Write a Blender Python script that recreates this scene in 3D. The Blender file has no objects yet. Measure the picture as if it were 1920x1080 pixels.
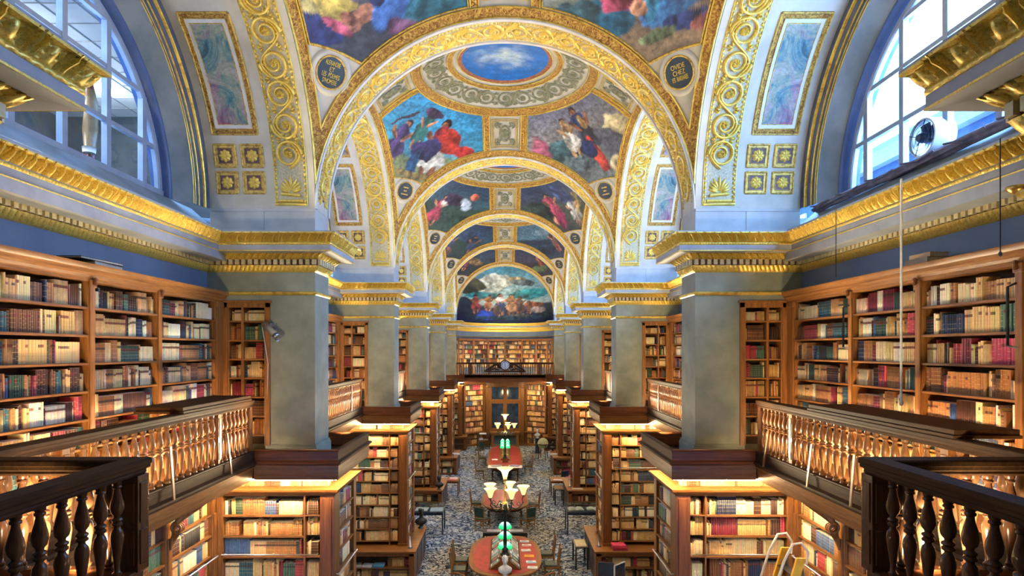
import bpy, bmesh, math, random
import numpy as np
from mathutils import Vector, Matrix

# ------------------------------------------------------------------ camera, world, exposure
SC = bpy.context.scene
COL = SC.collection
F, CX, CY, ZC = 1120.0, 947.0, 657.0, 7.30          # focal length in px, vanishing point, eye height
cam_data = bpy.data.cameras.new('camera')
cam = bpy.data.objects.new('camera', cam_data)
COL.objects.link(cam)
cam.location = (0, 0, ZC)
cam.rotation_euler = (math.pi / 2, 0, 0)
cam_data.sensor_width = 36.0
cam_data.lens = F / 1920.0 * 36.0
cam_data.shift_x = (960 - CX) / 1920.0
cam_data.shift_y = (CY - 540) / 1920.0
cam_data.clip_start = 0.05
cam_data.clip_end = 300
SC.camera = cam

SC.view_settings.view_transform = 'Standard'
SC.view_settings.look = 'None'
SC.view_settings.gamma = 1.0
SC.view_settings.use_curve_mapping = False
SC.view_settings.exposure = 0.9
try:
    SC.cycles.max_bounces = 7
    SC.cycles.diffuse_bounces = 4
    SC.cycles.glossy_bounces = 3
    SC.cycles.transmission_bounces = 4
    SC.cycles.transparent_max_bounces = 8
    SC.cycles.sample_clamp_indirect = 6.0
    SC.cycles.caustics_reflective = False
    SC.cycles.caustics_refractive = False
except Exception:
    pass

world = bpy.data.worlds.new('sky')
SC.world = world
world.use_nodes = True
_nt = world.node_tree
_nt.nodes.clear()
_out = _nt.nodes.new('ShaderNodeOutputWorld')
_bg = _nt.nodes.new('ShaderNodeBackground')
_tc = _nt.nodes.new('ShaderNodeTexCoord')
_sep = _nt.nodes.new('ShaderNodeSeparateXYZ')
_rmp = _nt.nodes.new('ShaderNodeValToRGB')
_rmp.color_ramp.elements[0].position = 0.0
_rmp.color_ramp.elements[0].color = (0.20, 0.44, 1.0, 1)
_rmp.color_ramp.elements[1].position = 0.6
_rmp.color_ramp.elements[1].color = (0.22, 0.48, 1.0, 1)
_nt.links.new(_tc.outputs['Generated'], _sep.inputs[0])
_nt.links.new(_sep.outputs['Z'], _rmp.inputs[0])
_nt.links.new(_rmp.outputs[0], _bg.inputs['Color'])
_bg.inputs['Strength'].default_value = 6.0
_nt.links.new(_bg.outputs[0], _out.inputs['Surface'])

# ------------------------------------------------------------------ room measures (metres)
XP, PD, R = 3.65, 0.87, 3.65                # half nave width, pier depth, arch radius
BAY, PN0, NB = 8.17, 3.30, 5
ZS, ZG = 10.02, 5.44                        # arch springing, gallery floor
XW, XB, XR, XL = 5.72, 5.42, 4.58, 5.37     # side wall, gallery case face, gallery rail, lower case face
RS = R * math.sqrt(2)
pn = lambda k: PN0 + BAY * k
pcy = lambda k: pn(k) + PD / 2
bc = lambda k: pn(k) + PD + R

LIGHTS = []
def area_light(name, loc, rot, sx, sy, power, color, spread=180):
    d = bpy.data.lights.new(name, 'AREA')
    d.shape = 'RECTANGLE'; d.size = sx; d.size_y = sy
    d.energy = power; d.color = color
    d.spread = math.radians(spread)
    o = bpy.data.objects.new(name, d)
    o.location = loc; o.rotation_euler = rot
    COL.objects.link(o)
    return o
def spot_light(name, loc, target, power, color, angle=90, blend=.5, radius=.08):
    d = bpy.data.lights.new(name, 'SPOT')
    d.energy = power; d.color = color; d.spot_size = math.radians(angle); d.spot_blend = blend; d.shadow_soft_size = radius
    o = bpy.data.objects.new(name, d)
    o.location = loc
    o.rotation_euler = (Vector(target) - Vector(loc)).to_track_quat('-Z', 'Y').to_euler()
    COL.objects.link(o)
    return o
WARM = (1.0, 0.72, 0.40)
COOL = (0.24, 0.48, 1.0)
# daylight on the right; on the left, added cool fill behind the lunettes
for k in range(NB):
    area_light('daylight_and_fill', (6.55, bc(k), 11.4), (0, math.radians(78), 0), 2.4, 5.0, 620, COOL)
    area_light('daylight_and_fill', (-6.55, bc(k), 11.4), (0, math.radians(-78), 0), 2.4, 5.0, 110, COOL)
# added fill spots without fixtures above the pier capitals, aimed at the vaults
for k in range(6):
    for s in (-1, 1):
        for d in (-1, 1):
            if (k == 5 and d > 0): continue
            spot_light('added_vault_fill', (s * 4.1, pcy(k) + d * .80, 9.60), (-s * .6, pcy(k) + d * 4.2, 14.2), 320, (1.0, 0.82, 0.54), 115, 1.0, .15)
spot_light('added_apse_fill', (0, pn(5) + .5, 9.0), (0, pn(5) + 4.4, 11.6), 120, (0.8, 0.9, 1.0), 120, .8, .2)  # added fill spot in mid-air, brightening the half-dome

# added fill spots over the pier platforms to brighten the gallery bookcases
for k in range(6):
    for s in (-1, 1):
        for d in (-1, 1):
            if (k == 5 and d > 0) or (k == 0 and d < 0): continue
            spot_light('added_case_fill', (s * 3.35, pcy(k) + d * .90, 5.60), (s * 5.3, pcy(k) + d * 4.4, 7.9), 510, (1.0, 0.82, 0.52), 88, .7, .10)
# added fill spots from behind the camera and in the far apse, without fixtures
for s in (-1, 1):
    spot_light('added_pier_fill', (-s * 3.0, 1.0, 8.6), (s * 4.4, pn(1), 7.4), 4200, (1.0, 0.88, 0.50), 44, .8, .10)
    spot_light('added_apse_case_fill', (s * 2.4, pn(5) + .5, 5.7), (s * .8, pn(5) + 4.3, 7.2), 160, (1.0, 0.80, 0.48), 120, .8, .1)
    spot_light('added_apse_low_fill', (s * 1.5, pn(5) + .3, 4.90), (s * 2.2, pn(5) + 1.9, 1.5), 130, (1.0, 0.80, 0.50), 140, .6, .08)
# downlights under the gallery walkways
for k in range(NB):
    for s in (-1, 1):
        for dy in (-2.2, 0, 2.2):
            spot_light('gallery_downlight', (s * 4.72, bc(k) + dy, 4.93), (s * 4.85, bc(k) + dy, 0), 48, (1.0, 0.82, 0.54), 165, .5, .08)

# ------------------------------------------------------------------ helpers
def lin(c):
    """'#rrggbb' or 0..255 triple (sRGB) -> linear rgb"""
    if isinstance(c, str):
        c = [int(c[i:i + 2], 16) for i in (1, 3, 5)]
    out = []
    for v in c:
        v = v / 255.0
        out.append(v / 12.92 if v <= 0.04045 else ((v + 0.055) / 1.055) ** 2.4)
    return tuple(out)

class MB:
    """collects geometry, builds ONE mesh object"""
    def __init__(self):
        self.V, self.Fs, self.UV, self.C, self.MI = [], [], {}, {}, {}
    def n(self): return len(self.V)
    def quad(self, a, b, c, d):
        i = self.n(); self.V += [tuple(a), tuple(b), tuple(c), tuple(d)]; self.Fs.append((i, i + 1, i + 2, i + 3)); return self
    def box(self, x0, x1, y0, y1, z0, z1):
        if x0 > x1: x0, x1 = x1, x0
        if y0 > y1: y0, y1 = y1, y0
        if z0 > z1: z0, z1 = z1, z0
        i = self.n()
        self.V += [(x0, y0, z0), (x1, y0, z0), (x1, y1, z0), (x0, y1, z0), (x0, y0, z1), (x1, y0, z1), (x1, y1, z1), (x0, y1, z1)]
        for f in ((3, 2, 1, 0), (4, 5, 6, 7), (0, 1, 5, 4), (1, 2, 6, 5), (2, 3, 7, 6), (3, 0, 4, 7)):
            self.Fs.append(tuple(i + j for j in f))
        return self
    def obox(self, p0, a, o, L, D, z0, z1):
        """box from p0 along unit a by L, outwards o by D"""
        p0 = Vector((p0[0], p0[1], 0)); a = Vector((a[0], a[1], 0)); o = Vector((o[0], o[1], 0))
        c = [p0, p0 + a * L, p0 + a * L + o * D, p0 + o * D]
        return self.prism([(v.x, v.y) for v in c], z0, z1)
    def prism(self, poly, z0, z1):
        i = self.n(); m = len(poly)
        ar = sum(poly[j][0] * poly[(j + 1) % m][1] - poly[(j + 1) % m][0] * poly[j][1] for j in range(m))
        if ar < 0: poly = poly[::-1]
        self.V += [(p[0], p[1], z0) for p in poly] + [(p[0], p[1], z1) for p in poly]
        self.Fs.append(tuple(range(i + m - 1, i - 1, -1))); self.Fs.append(tuple(range(i + m, i + 2 * m)))
        for j in range(m):
            k = (j + 1) % m
            self.Fs.append((i + j, i + k, i + m + k, i + m + j))
        return self
    def grid(self, P, closed_u=False, closed_v=False, uv=None, col=None, flip=False):
        """P: array nu x nv x 3"""
        P = np.asarray(P, float); nu, nv = P.shape[:2]; i0 = self.n()
        self.V += [tuple(p) for p in P.reshape(-1, 3)]
        if uv is not None:
            for j, t in enumerate(np.asarray(uv, float).reshape(-1, 2)): self.UV[i0 + j] = (t[0], t[1])
        if col is not None:
            for j, t in enumerate(np.asarray(col, float).reshape(-1, 3)): self.C[i0 + j] = (t[0], t[1], t[2], 1)
        for a in range(nu if closed_u else nu - 1):
            a2 = (a + 1) % nu
            for b in range(nv if closed_v else nv - 1):
                b2 = (b + 1) % nv
                f = (i0 + a * nv + b, i0 + a2 * nv + b, i0 + a2 * nv + b2, i0 + a * nv + b2)
                self.Fs.append(f[::-1] if flip else f)
        return self
    def lathe(self, prof, c=(0, 0, 0), seg=16, cap=True):
        prof = np.asarray(prof, float)
        th = np.linspace(0, 2 * math.pi, seg, endpoint=False)
        P = np.zeros((len(prof), seg, 3))
        P[:, :, 0] = c[0] + prof[:, 0:1] * np.cos(th); P[:, :, 1] = c[1] + prof[:, 0:1] * np.sin(th); P[:, :, 2] = c[2] + prof[:, 1:2]
        i0 = self.n()
        self.grid(P, closed_v=True, flip=True)
        if cap:
            m = len(prof)
            if prof[0, 0] > 1e-4: self.Fs.append(tuple(i0 + j for j in range(seg)))
            if prof[-1, 0] > 1e-4: self.Fs.append(tuple(i0 + (m - 1) * seg + j for j in range(seg - 1, -1, -1)))
        return self
    def tube(self, pts, r, seg=8, closed=False):
        pts = [Vector(p) for p in pts]; m = len(pts)
        rs = r if hasattr(r, '__len__') else [r] * m
        rings = []; up = None
        for j in range(m):
            a = pts[j - 1] if (j > 0 or closed) else pts[j]; b = pts[(j + 1) % m] if (j < m - 1 or closed) else pts[j]
            t = (b - a)
            t = t.normalized() if t.length > 1e-9 else Vector((0, 0, 1))
            if up is None:
                up = Vector((0, 0, 1)) if abs(t.z) < .9 else Vector((1, 0, 0))
            n1 = t.cross(up)
            if n1.length < 1e-6: n1 = t.orthogonal()
            n1.normalize(); n2 = n1.cross(t); up = n2
            rings.append([tuple(pts[j] + (n1 * math.cos(q) + n2 * math.sin(q)) * rs[j]) for q in np.linspace(0, 2 * math.pi, seg, endpoint=False)])
        i0 = self.n()
        self.grid(np.array(rings), closed_u=closed, closed_v=True, flip=True)
        if not closed:
            self.Fs.append(tuple(i0 + j for j in range(seg))); self.Fs.append(tuple(i0 + (m - 1) * seg + j for j in range(seg - 1, -1, -1)))
        return self
    def sphere(self, c, rx, ry=None, rz=None, nu=10, nv=14):
        ry = ry or rx; rz = rz or rx
        ph = np.linspace(-math.pi / 2, math.pi / 2, nu)[:, None]; th = np.linspace(0, 2 * math.pi, nv, endpoint=False)[None, :]
        P = np.stack([c[0] + rx * np.cos(ph) * np.cos(th), c[1] + ry * np.cos(ph) * np.sin(th), c[2] + rz * np.sin(ph) + 0 * th], -1)
        return self.grid(P, closed_v=True, flip=True)
    def sweep(self, rings, closed=False):
        """rings: list of rings of points (open profile)"""
        return self.grid(np.array(rings), closed_u=closed)
    def mat_faces(self, f0, idx):
        for f in range(f0, len(self.Fs)): self.MI[f] = idx
    def rot(self, M, v0=0):
        for j in range(v0, len(self.V)): self.V[j] = tuple(M @ Vector(self.V[j]))
        return self
    def mirror(self):
        self.V = [(-x, y, z) for x, y, z in self.V]; self.Fs = [f[::-1] for f in self.Fs]; return self
    def build(self, name, mat, parent=None, smooth=False, angle=None, loc=None, bevel=0):
        me = bpy.data.meshes.new(name)
        me.from_pydata(self.V, [], self.Fs)
        mats = mat if isinstance(mat, (list, tuple)) else [mat]
        for m in mats: me.materials.append(m)
        if self.MI:
            mi = np.zeros(len(self.Fs), int)
            for f, i in self.MI.items(): mi[f] = i
            me.polygons.foreach_set('material_index', mi)
        if self.UV:
            lay = me.uv_layers.new(name='UVMap')
            arr = np.zeros((len(self.V), 2)); 
            for j, t in self.UV.items(): arr[j] = t
            li = np.zeros(len(me.loops), int); me.loops.foreach_get('vertex_index', li)
            lay.data.foreach_set('uv', arr[li].ravel())
        if self.C:
            at = me.color_attributes.new('Col', 'FLOAT_COLOR', 'POINT')
            arr = np.ones((len(self.V), 4))
            for j, t in self.C.items(): arr[j] = t
            at.data.foreach_set('color', arr.ravel())
        if smooth or angle:
            me.polygons.foreach_set('use_smooth', np.ones(len(me.polygons), bool))
            if angle: me.set_sharp_from_angle(angle=math.radians(angle))
        me.update()
        o = bpy.data.objects.new(name, me)
        COL.objects.link(o)
        if parent is not None: o.parent = parent
        if loc is not None: o.location = loc
        if bevel:
            b = o.modifiers.new('edge', 'BEVEL'); b.width = bevel; b.segments = 2; b.limit_method = 'ANGLE'; b.angle_limit = math.radians(50)
        return o

def tag(o, label=None, cat=None, group=None, kind=None):
    if label: o['label'] = label
    if cat: o['category'] = cat
    if group: o['group'] = group
    if kind: o['kind'] = kind
    return o
def thing(name, label, cat, loc=(0, 0, 0), rz=0, group=None, kind=None):
    o = bpy.data.objects.new(name, None)
    o.empty_display_size = .2
    COL.objects.link(o)
    o.location = loc; o.rotation_euler = (0, 0, rz)
    return tag(o, label, cat, group, kind)
def kids(o): return [c for c in bpy.data.objects if c.parent == o]
def tree_of(root):
    return {id(root): None}
_CH = {}
def copy_tree(root, label=None, loc=None, rz=None, mirror=False, group=None, chmap=None):
    """copy of a thing with copies of its parts and sub-parts (shared mesh data)"""
    if chmap is None:
        chmap = {}
        for o in bpy.data.objects:
            if o.parent is not None: chmap.setdefault(o.parent.name, []).append(o)
    def rec(o, par):
        c = o.copy(); COL.objects.link(c)
        if par is not None: c.parent = par
        for ch in chmap.get(o.name, []): rec(ch, c)
        return c
    r = rec(root, None)
    if label: r['label'] = label
    if group: r['group'] = group
    if loc is not None: r.location = loc
    if rz is not None: r.rotation_euler = (0, 0, rz)
    if mirror: r.scale = (-1, 1, 1)
    return r

ORD = ['', 'first', 'second', 'third', 'fourth', 'fifth', 'sixth', 'seventh', 'eighth', 'ninth', 'tenth', 'eleventh', 'twelfth', 'thirteenth',
       'fourteenth', 'fifteenth', 'sixteenth', 'seventeenth', 'eighteenth', 'nineteenth', 'twentieth']
TENS = {2: 'twenty', 3: 'thirty', 4: 'forty', 5: 'fifty'}
def ordinal(n):
    if n <= 20: return ORD[n]
    t, u = divmod(n, 10)
    return (TENS[t] + '-' + ORD[u]) if u else {2: 'twentieth', 3: 'thirtieth', 4: 'fortieth', 5: 'fiftieth'}[t]
SIDE = {1: 'right', -1: 'left'}
# ------------------------------------------------------------------ materials
class NT:
    def __init__(self, name):
        self.m = bpy.data.materials.new(name); self.m.use_nodes = True
        self.t = self.m.node_tree; self.t.nodes.clear()
        self.out = self.t.nodes.new('ShaderNodeOutputMaterial')
    def n(self, typ, **kw):
        nd = self.t.nodes.new(typ)
        for k, v in kw.items():
            if k in nd.inputs: nd.inputs[k].default_value = v
            else: setattr(nd, k, v)
        return nd
    def l(self, a, b): self.t.links.new(a, b)
    def math(self, op, a, b=None, c=None):
        nd = self.t.nodes.new('ShaderNodeMath'); nd.operation = op
        for i, v in enumerate((a, b, c)):
            if v is None: continue
            if isinstance(v, (int, float)): nd.inputs[i].default_value = v
            else: self.l(v, nd.inputs[i])
        return nd.outputs[0]
    def mix(self, fac, a, b, blend='MIX'):
        nd = self.t.nodes.new('ShaderNodeMix'); nd.data_type = 'RGBA'; nd.blend_type = blend
        for s, v in ((nd.inputs[0], fac), (nd.inputs[6], a), (nd.inputs[7], b)):
            if isinstance(v, (int, float)): s.default_value = v
            elif isinstance(v, tuple): s.default_value = (*v[:3], 1)
            else: self.l(v, s)
        return nd.outputs[2]
    def ramp(self, fac, stops, interp='LINEAR'):
        nd = self.t.nodes.new('ShaderNodeValToRGB'); cr = nd.color_ramp; cr.interpolation = interp
        while len(cr.elements) < len(stops): cr.elements.new(.5)
        for e, (p, c) in zip(cr.elements, stops): e.position = p; e.color = (*c[:3], 1)
        self.l(fac, nd.inputs[0]); return nd.outputs[0]
    def coord(self, which='Object', scale=(1, 1, 1), rot=(0, 0, 0)):
        tc = self.t.nodes.new('ShaderNodeTexCoord'); mp = self.t.nodes.new('ShaderNodeMapping')
        mp.inputs['Scale'].default_value = scale; mp.inputs['Rotation'].default_value = rot
        self.l(tc.outputs[which], mp.inputs[0]); return mp.outputs[0]
    def noise(self, vec, scale, detail=4, rough=.6, dist=0):
        nd = self.n('ShaderNodeTexNoise'); nd.inputs['Scale'].default_value = scale; nd.inputs['Detail'].default_value = detail
        nd.inputs['Roughness'].default_value = rough; nd.inputs['Distortion'].default_value = dist
        if vec is not None: self.l(vec, nd.inputs['Vector'])
        return nd.outputs['Fac']
    def bsdf(self, color, rough=.5, metal=0., bump=None, bstr=.3, bdist=.02, spec=None, emit=None, estr=0):
        b = self.n('ShaderNodeBsdfPrincipled')
        if isinstance(color, tuple): b.inputs['Base Color'].default_value = (*color[:3], 1)
        else: self.l(color, b.inputs['Base Color'])
        if isinstance(rough, (int, float)): b.inputs['Roughness'].default_value = rough
        else: self.l(rough, b.inputs['Roughness'])
        b.inputs['Metallic'].default_value = metal
        if spec is not None: b.inputs['Specular IOR Level'].default_value = spec
        if bump is not None:
            bn = self.n('ShaderNodeBump'); bn.inputs['Strength'].default_value = bstr; bn.inputs['Distance'].default_value = bdist
            self.l(bump, bn.inputs['Height']); self.l(bn.outputs[0], b.inputs['Normal'])
        if emit is not None:
            b.inputs['Emission Color'].default_value = (*emit, 1); b.inputs['Emission Strength'].default_value = estr
        self.l(b.outputs[0], self.out.inputs[0]); return b

def m_noise(name, c1, c2, scale=6, rough=.5, metal=0, detail=4, bstr=0., bscale=40, stretch=(1, 1, 1), lo=.35, hi=.65, spec=None):
    t = NT(name); co = t.coord('Object', stretch)
    f = t.noise(co, scale, detail)
    col = t.ramp(f, [(lo, c1), (hi, c2)])
    bump = t.noise(co, bscale, 3) if bstr else None
    t.bsdf(col, rough, metal, bump, bstr, .01, spec); return t.m

def m_wood(name, dark, light, axis='z', rough=.38, scale=1.0, spec=.35):
    st = {'z': (9, 9, .55), 'y': (9, .55, 9), 'x': (.55, 9, 9)}[axis]
    t = NT(name); co = t.coord('Object', tuple(v * scale for v in st))
    f = t.noise(co, 2.2, 5, .62, .6)
    f2 = t.noise(co, 11, 2, .5)
    c = t.ramp(f, [(.30, dark), (.52, tuple((a + b) / 2 for a, b in zip(dark, light))), (.72, light)])
    c = t.mix(.25, c, t.ramp(f2, [(.35, dark), (.65, light)]), 'MIX')
    t.bsdf(c, rough, 0, f2, .08, .01, spec); return t.m

def m_gold(name, deep, bright, scale=18, metal=.55, rough=.34, bstr=.8):
    t = NT(name); co = t.coord('Object')
    f = t.noise(co, scale, 5, .65, .8)
    f2 = t.noise(co, scale * .12, 2)
    c = t.ramp(f, [(.34, deep), (.52, bright), (.75, tuple(min(1, v * 1.25) for v in bright))])
    c = t.mix(t.math('MULTIPLY', f2, .35), c, deep)
    t.bsdf(c, rough, metal, f, bstr, .012); return t.m

def m_paint_attr(name, rough=.55):
    t = NT(name)
    at = t.n('ShaderNodeAttribute'); at.attribute_name = 'Col'
    co = t.coord('Object'); f = t.noise(co, 9, 6, .7, 1.2)
    c = t.mix(.55, at.outputs['Color'], t.ramp(f, [(.30, (.25, .25, .25)), (.50, (.52, .52, .52)), (.70, (.85, .83, .8))]), 'OVERLAY')
    t.bsdf(c, rough, 0, f, .12, .01); return t.m

def m_emit(name, color, strength, base=(.8, .8, .8)):
    t = NT(name); t.bsdf(base, .4, 0, emit=color, estr=strength); return t.m

M = {}
M['stone'] = m_noise('grey_stone', (.19, .205, .145), (.31, .315, .22), 1.6, .62, 0, 7, .12, 30)
M['stone_block'] = m_noise('pale_stone', (.34, .34, .31), (.50, .49, .44), 1.3, .6, 0, 6, .1, 26)
M['wall'] = m_noise('blue_grey_wall', (.085, .13, .20), (.13, .18, .25), .9, .6, 0, 6, .08, 22)
M['fascia'] = m_noise('blue_grey_paint', (.27, .29, .32), (.38, .40, .42), 2, .5, 0, 5)
M['reveal'] = m_noise('grey_green_reveal', (.13, .16, .16), (.24, .26, .25), 1.6, .55, 0, 7, .1, 25)
M['archivolt'] = m_noise('slate_archivolt', (.06, .07, .12), (.13, .14, .19), 3, .45, 0, 5)
M['cream'] = m_noise('cream_plaster', (.42, .38, .28), (.58, .54, .42), 1.4, .6, 0, 6, .05, 18)
M['white'] = m_noise('white_plaster', (.54, .51, .44), (.68, .65, .58), 2.5, .55, 0, 5)
M['gold'] = m_gold('bright_gilding', (.58, .34, .04), (.92, .66, .13), 45, .38, .28, .3)
M['gold_soft'] = m_gold('worn_gilding', (.22, .10, .014), (.74, .48, .09), 14, .35, .42)
M['gold_line'] = m_gold('gold_line', (.50, .30, .04), (.90, .66, .14), 5, .6, .3, .2)
M['gold_ground'] = m_noise('cream_gilt_ground', (.40, .33, .17), (.60, .53, .34), 30, .55, 0, 4, .3, 60)
def _damask():
    t = NT('gold_brown_damask'); co = t.coord('Object')
    f = t.noise(co, 10, 5, .62, 2.2)
    w = t.noise(co, 26, 4, .7, 3.0)
    c = t.ramp(t.math('ADD', t.math('MULTIPLY', f, .55), t.math('MULTIPLY', w, .45)), [(.40, (.11, .035, .010)), (.47, (.33, .14, .022)), (.56, (.68, .42, .075)), (.68, (.86, .68, .24))])
    t.bsdf(c, .42, .35, w, .9, .015); return t.m
M['damask'] = _damask()
M['dentil'] = m_noise('gilt_dentil', (.50, .40, .18), (.70, .62, .38), 8, .45, .15, 4)
def _scrollpaint():
    t = NT('grisaille_green'); co = t.coord('Object')
    f = t.noise(co, 14, 4, .6)
    t.bsdf(t.ramp(f, [(.35, (.10, .105, .045)), (.65, (.27, .26, .14))]), .6); return t.m
M['grisaille'] = _scrollpaint()
M['brownpanel'] = m_noise('dark_red_panel', (.07, .022, .014), (.15, .06, .03), 8, .5, 0, 5)
def _marble():
    t = NT('marbled_panel'); co = t.coord('Object')
    f = t.noise(co, 1.7, 7, .68, 1.4); g = t.noise(t.coord('Object', (1, 1, 1), (.5, .3, 1)), 1.1, 5, .6, .6); h = t.noise(co, 13, 6, .75, 1.0)
    a = t.ramp(f, [(.34, (.02, .06, .07)), (.45, (.06, .16, .17)), (.54, (.24, .27, .17)), (.66, (.40, .30, .28))])
    b = t.ramp(f, [(.34, (.10, .02, .06)), (.47, (.28, .07, .13)), (.60, (.34, .20, .24)), (.72, (.10, .16, .20))])
    c = t.mix(t.ramp(g, [(.44, (0, 0, 0)), (.56, (1, 1, 1))]), a, b)
    c = t.mix(.5, c, t.ramp(h, [(.3, (.2, .2, .2)), (.7, (.85, .85, .8))]), 'OVERLAY')
    t.bsdf(c, .5); return t.m
M['marble_panel'] = _marble()
M['painting'] = m_paint_attr('painted_canvas')
M['wood'] = m_wood('oak_upright', (.115, .040, .010), (.36, .155, .040), 'z')
M['wood_y'] = m_wood('oak_long', (.115, .040, .010), (.36, .155, .040), 'y')
M['wood_x'] = m_wood('oak_cross', (.115, .040, .010), (.36, .155, .040), 'x')
M['red_y'] = m_wood('mahogany_long', (.090, .022, .005), (.26, .075, .017), 'y', .42)
M['red_x'] = m_wood('mahogany_cross', (.090, .022, .005), (.26, .075, .017), 'x', .42)
M['red_z'] = m_wood('mahogany_upright', (.085, .026, .006), (.25, .090, .020), 'z', .40)
M['dark_y'] = m_wood('dark_oak_long', (.026, .010, .004), (.090, .038, .013), 'y', .5, 1.0, .16)
M['dark_x'] = m_wood('dark_oak_cross', (.026, .010, .004), (.090, .038, .013), 'x', .5, 1.0, .16)
M['dark_z'] = m_wood('dark_oak_turned', (.034, .012, .005), (.13, .048, .017), 'z', .24)
M['rail_y'] = m_wood('handrail_oak_long', (.020, .009, .004), (.070, .032, .013), 'y', .6, 1.0, .08)
M['rail_x'] = m_wood('handrail_oak_cross', (.020, .009, .004), (.070, .032, .013), 'x', .6, 1.0, .08)
M['honey'] = m_wood('honey_oak_turned', (.10, .036, .010), (.27, .115, .032), 'z', .34)
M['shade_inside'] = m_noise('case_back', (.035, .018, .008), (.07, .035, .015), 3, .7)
def _carpet():
    t = NT('patterned_carpet'); co = t.coord('Object')
    f = t.noise(co, 2.3, 3, .55, 3.4); g = t.noise(co, 6.2, 3, .6, 2.4); h = t.noise(co, .33, 2)
    v = t.math('ADD', t.math('MULTIPLY', f, .5), t.math('MULTIPLY', g, .5))
    a = t.ramp(v, [(.42, (.006, .014, .036)), (.465, (.030, .070, .150)), (.508, (.19, .27, .38)), (.565, (.52, .58, .62))])
    b = t.ramp(v, [(.42, (.010, .012, .018)), (.47, (.055, .07, .085)), (.512, (.23, .24, .22)), (.57, (.54, .53, .45))])
    c = t.mix(t.ramp(h, [(.42, (0, 0, 0)), (.58, (1, 1, 1))]), a, b)
    t.bsdf(c, .9, 0, g, .25, .01, spec=.1); return t.m
M['carpet'] = _carpet()
M['red_leather'] = m_noise('red_leather', (.27, .018, .016), (.42, .036, .030), 7, .42, 0, 4, .08, 90)
M['green_leather'] = m_noise('dark_green_leather', (.010, .035, .030), (.025, .070, .060), 8, .35, 0, 4, .08, 60)
M['brass'] = m_noise('brass', (.42, .24, .05), (.72, .48, .14), 12, .3, .9)
M['bronze'] = m_noise('dark_bronze', (.018, .022, .024), (.05, .055, .05), 9, .32, .6, 4, .15, 40)
M['marble'] = m_noise('white_marble', (.60, .62, .62), (.85, .85, .84), 7, .3, 0, 6)
M['steel'] = m_noise('brushed_steel', (.42, .43, .45), (.62, .63, .65), 20, .28, .9)
M['black'] = m_noise('black_metal', (.010, .012, .016), (.03, .032, .038), 8, .35, .3)
M['navy'] = m_noise('navy_metal', (.012, .022, .05), (.03, .05, .095), 6, .35, .2)
M['white_paint'] = m_noise('white_enamel', (.62, .64, .67), (.78, .79, .80), 5, .3)
M['paper'] = m_noise('paper', (.66, .63, .56), (.82, .80, .74), 5, .8)
M['cream_edge'] = m_noise('page_edges', (.46, .40, .28), (.64, .57, .42), 40, .8, 0, 2)
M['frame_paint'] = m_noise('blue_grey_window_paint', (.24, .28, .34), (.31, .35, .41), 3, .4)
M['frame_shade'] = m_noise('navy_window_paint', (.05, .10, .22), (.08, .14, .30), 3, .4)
M['drape'] = m_noise('rolled_brown_blind', (.12, .10, .12), (.24, .20, .22), 6, .8, 0, 4, .3, 30)
M['yellow'] = m_noise('yellow_enamel', (.62, .33, .025), (.78, .46, .05), 5, .35)
M['rope'] = m_noise('white_cord', (.66, .62, .55), (.84, .80, .72), 60, .7)
M['cream_tube'] = m_noise('cream_tube', (.68, .60, .45), (.80, .72, .56), 10, .3)
M['led'] = m_emit('warm_light_strip', (1.0, .74, .40), 170)
M['led_case'] = m_emit('case_light_strip', (1.0, .72, .36), 130)
M['shade_glow'] = m_emit('lit_opal_glass', (1.0, .66, .26), .75, (.45, .36, .20))
def _greenglass():
    t = NT('lit_green_glass'); sp = t.n('ShaderNodeSeparateXYZ'); t.l(t.coord('Generated'), sp.inputs[0])
    c = t.ramp(sp.outputs[2], [(.0, (.004, .20, .05)), (.45, (.02, .55, .16)), (1.0, (.42, 1.0, .62))])
    b = t.bsdf((.02, .25, .10), .25); t.l(c, b.inputs['Emission Color']); b.inputs['Emission Strength'].default_value = 1.35; return t.m
M['green_glow'] = _greenglass()
M['bulb'] = m_emit('lit_bulb', (.75, 1.0, .85), 22)
M['tube_light'] = m_emit('office_tube_light', (1.0, .98, .92), 40)
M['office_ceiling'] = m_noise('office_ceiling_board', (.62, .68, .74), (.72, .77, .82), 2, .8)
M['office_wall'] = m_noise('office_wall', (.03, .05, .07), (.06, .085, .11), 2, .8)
M['slate_roof'] = m_noise('blue_slate', (.004, .022, .075), (.014, .05, .13), 5, .5, 0, 5)
M['stone_far'] = m_noise('pale_facade', (.016, .05, .11), (.04, .09, .17), 4, .7, 0, 5)
def _glass(name, tint, fac):
    t = NT(name); g = t.n('ShaderNodeBsdfGlossy'); g.inputs['Roughness'].default_value = .03; g.inputs['Color'].default_value = (.9, .95, 1, 1)
    tr = t.n('ShaderNodeBsdfTransparent'); tr.inputs['Color'].default_value = (*tint, 1)
    mx = t.n('ShaderNodeMixShader'); mx.inputs[0].default_value = fac
    t.l(tr.outputs[0], mx.inputs[1]); t.l(g.outputs[0], mx.inputs[2]); t.l(mx.outputs[0], t.out.inputs[0]); return t.m
M['glass'] = _glass('window_glass', (.93, .96, 1.0), .07)
M['glass_case'] = _glass('vitrine_glass', (.90, .95, .95), .10)
M['night_glass'] = m_noise('dark_blue_pane', (.006, .02, .05), (.03, .06, .12), 2.5, .06, 0, 4, spec=.8)

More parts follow.
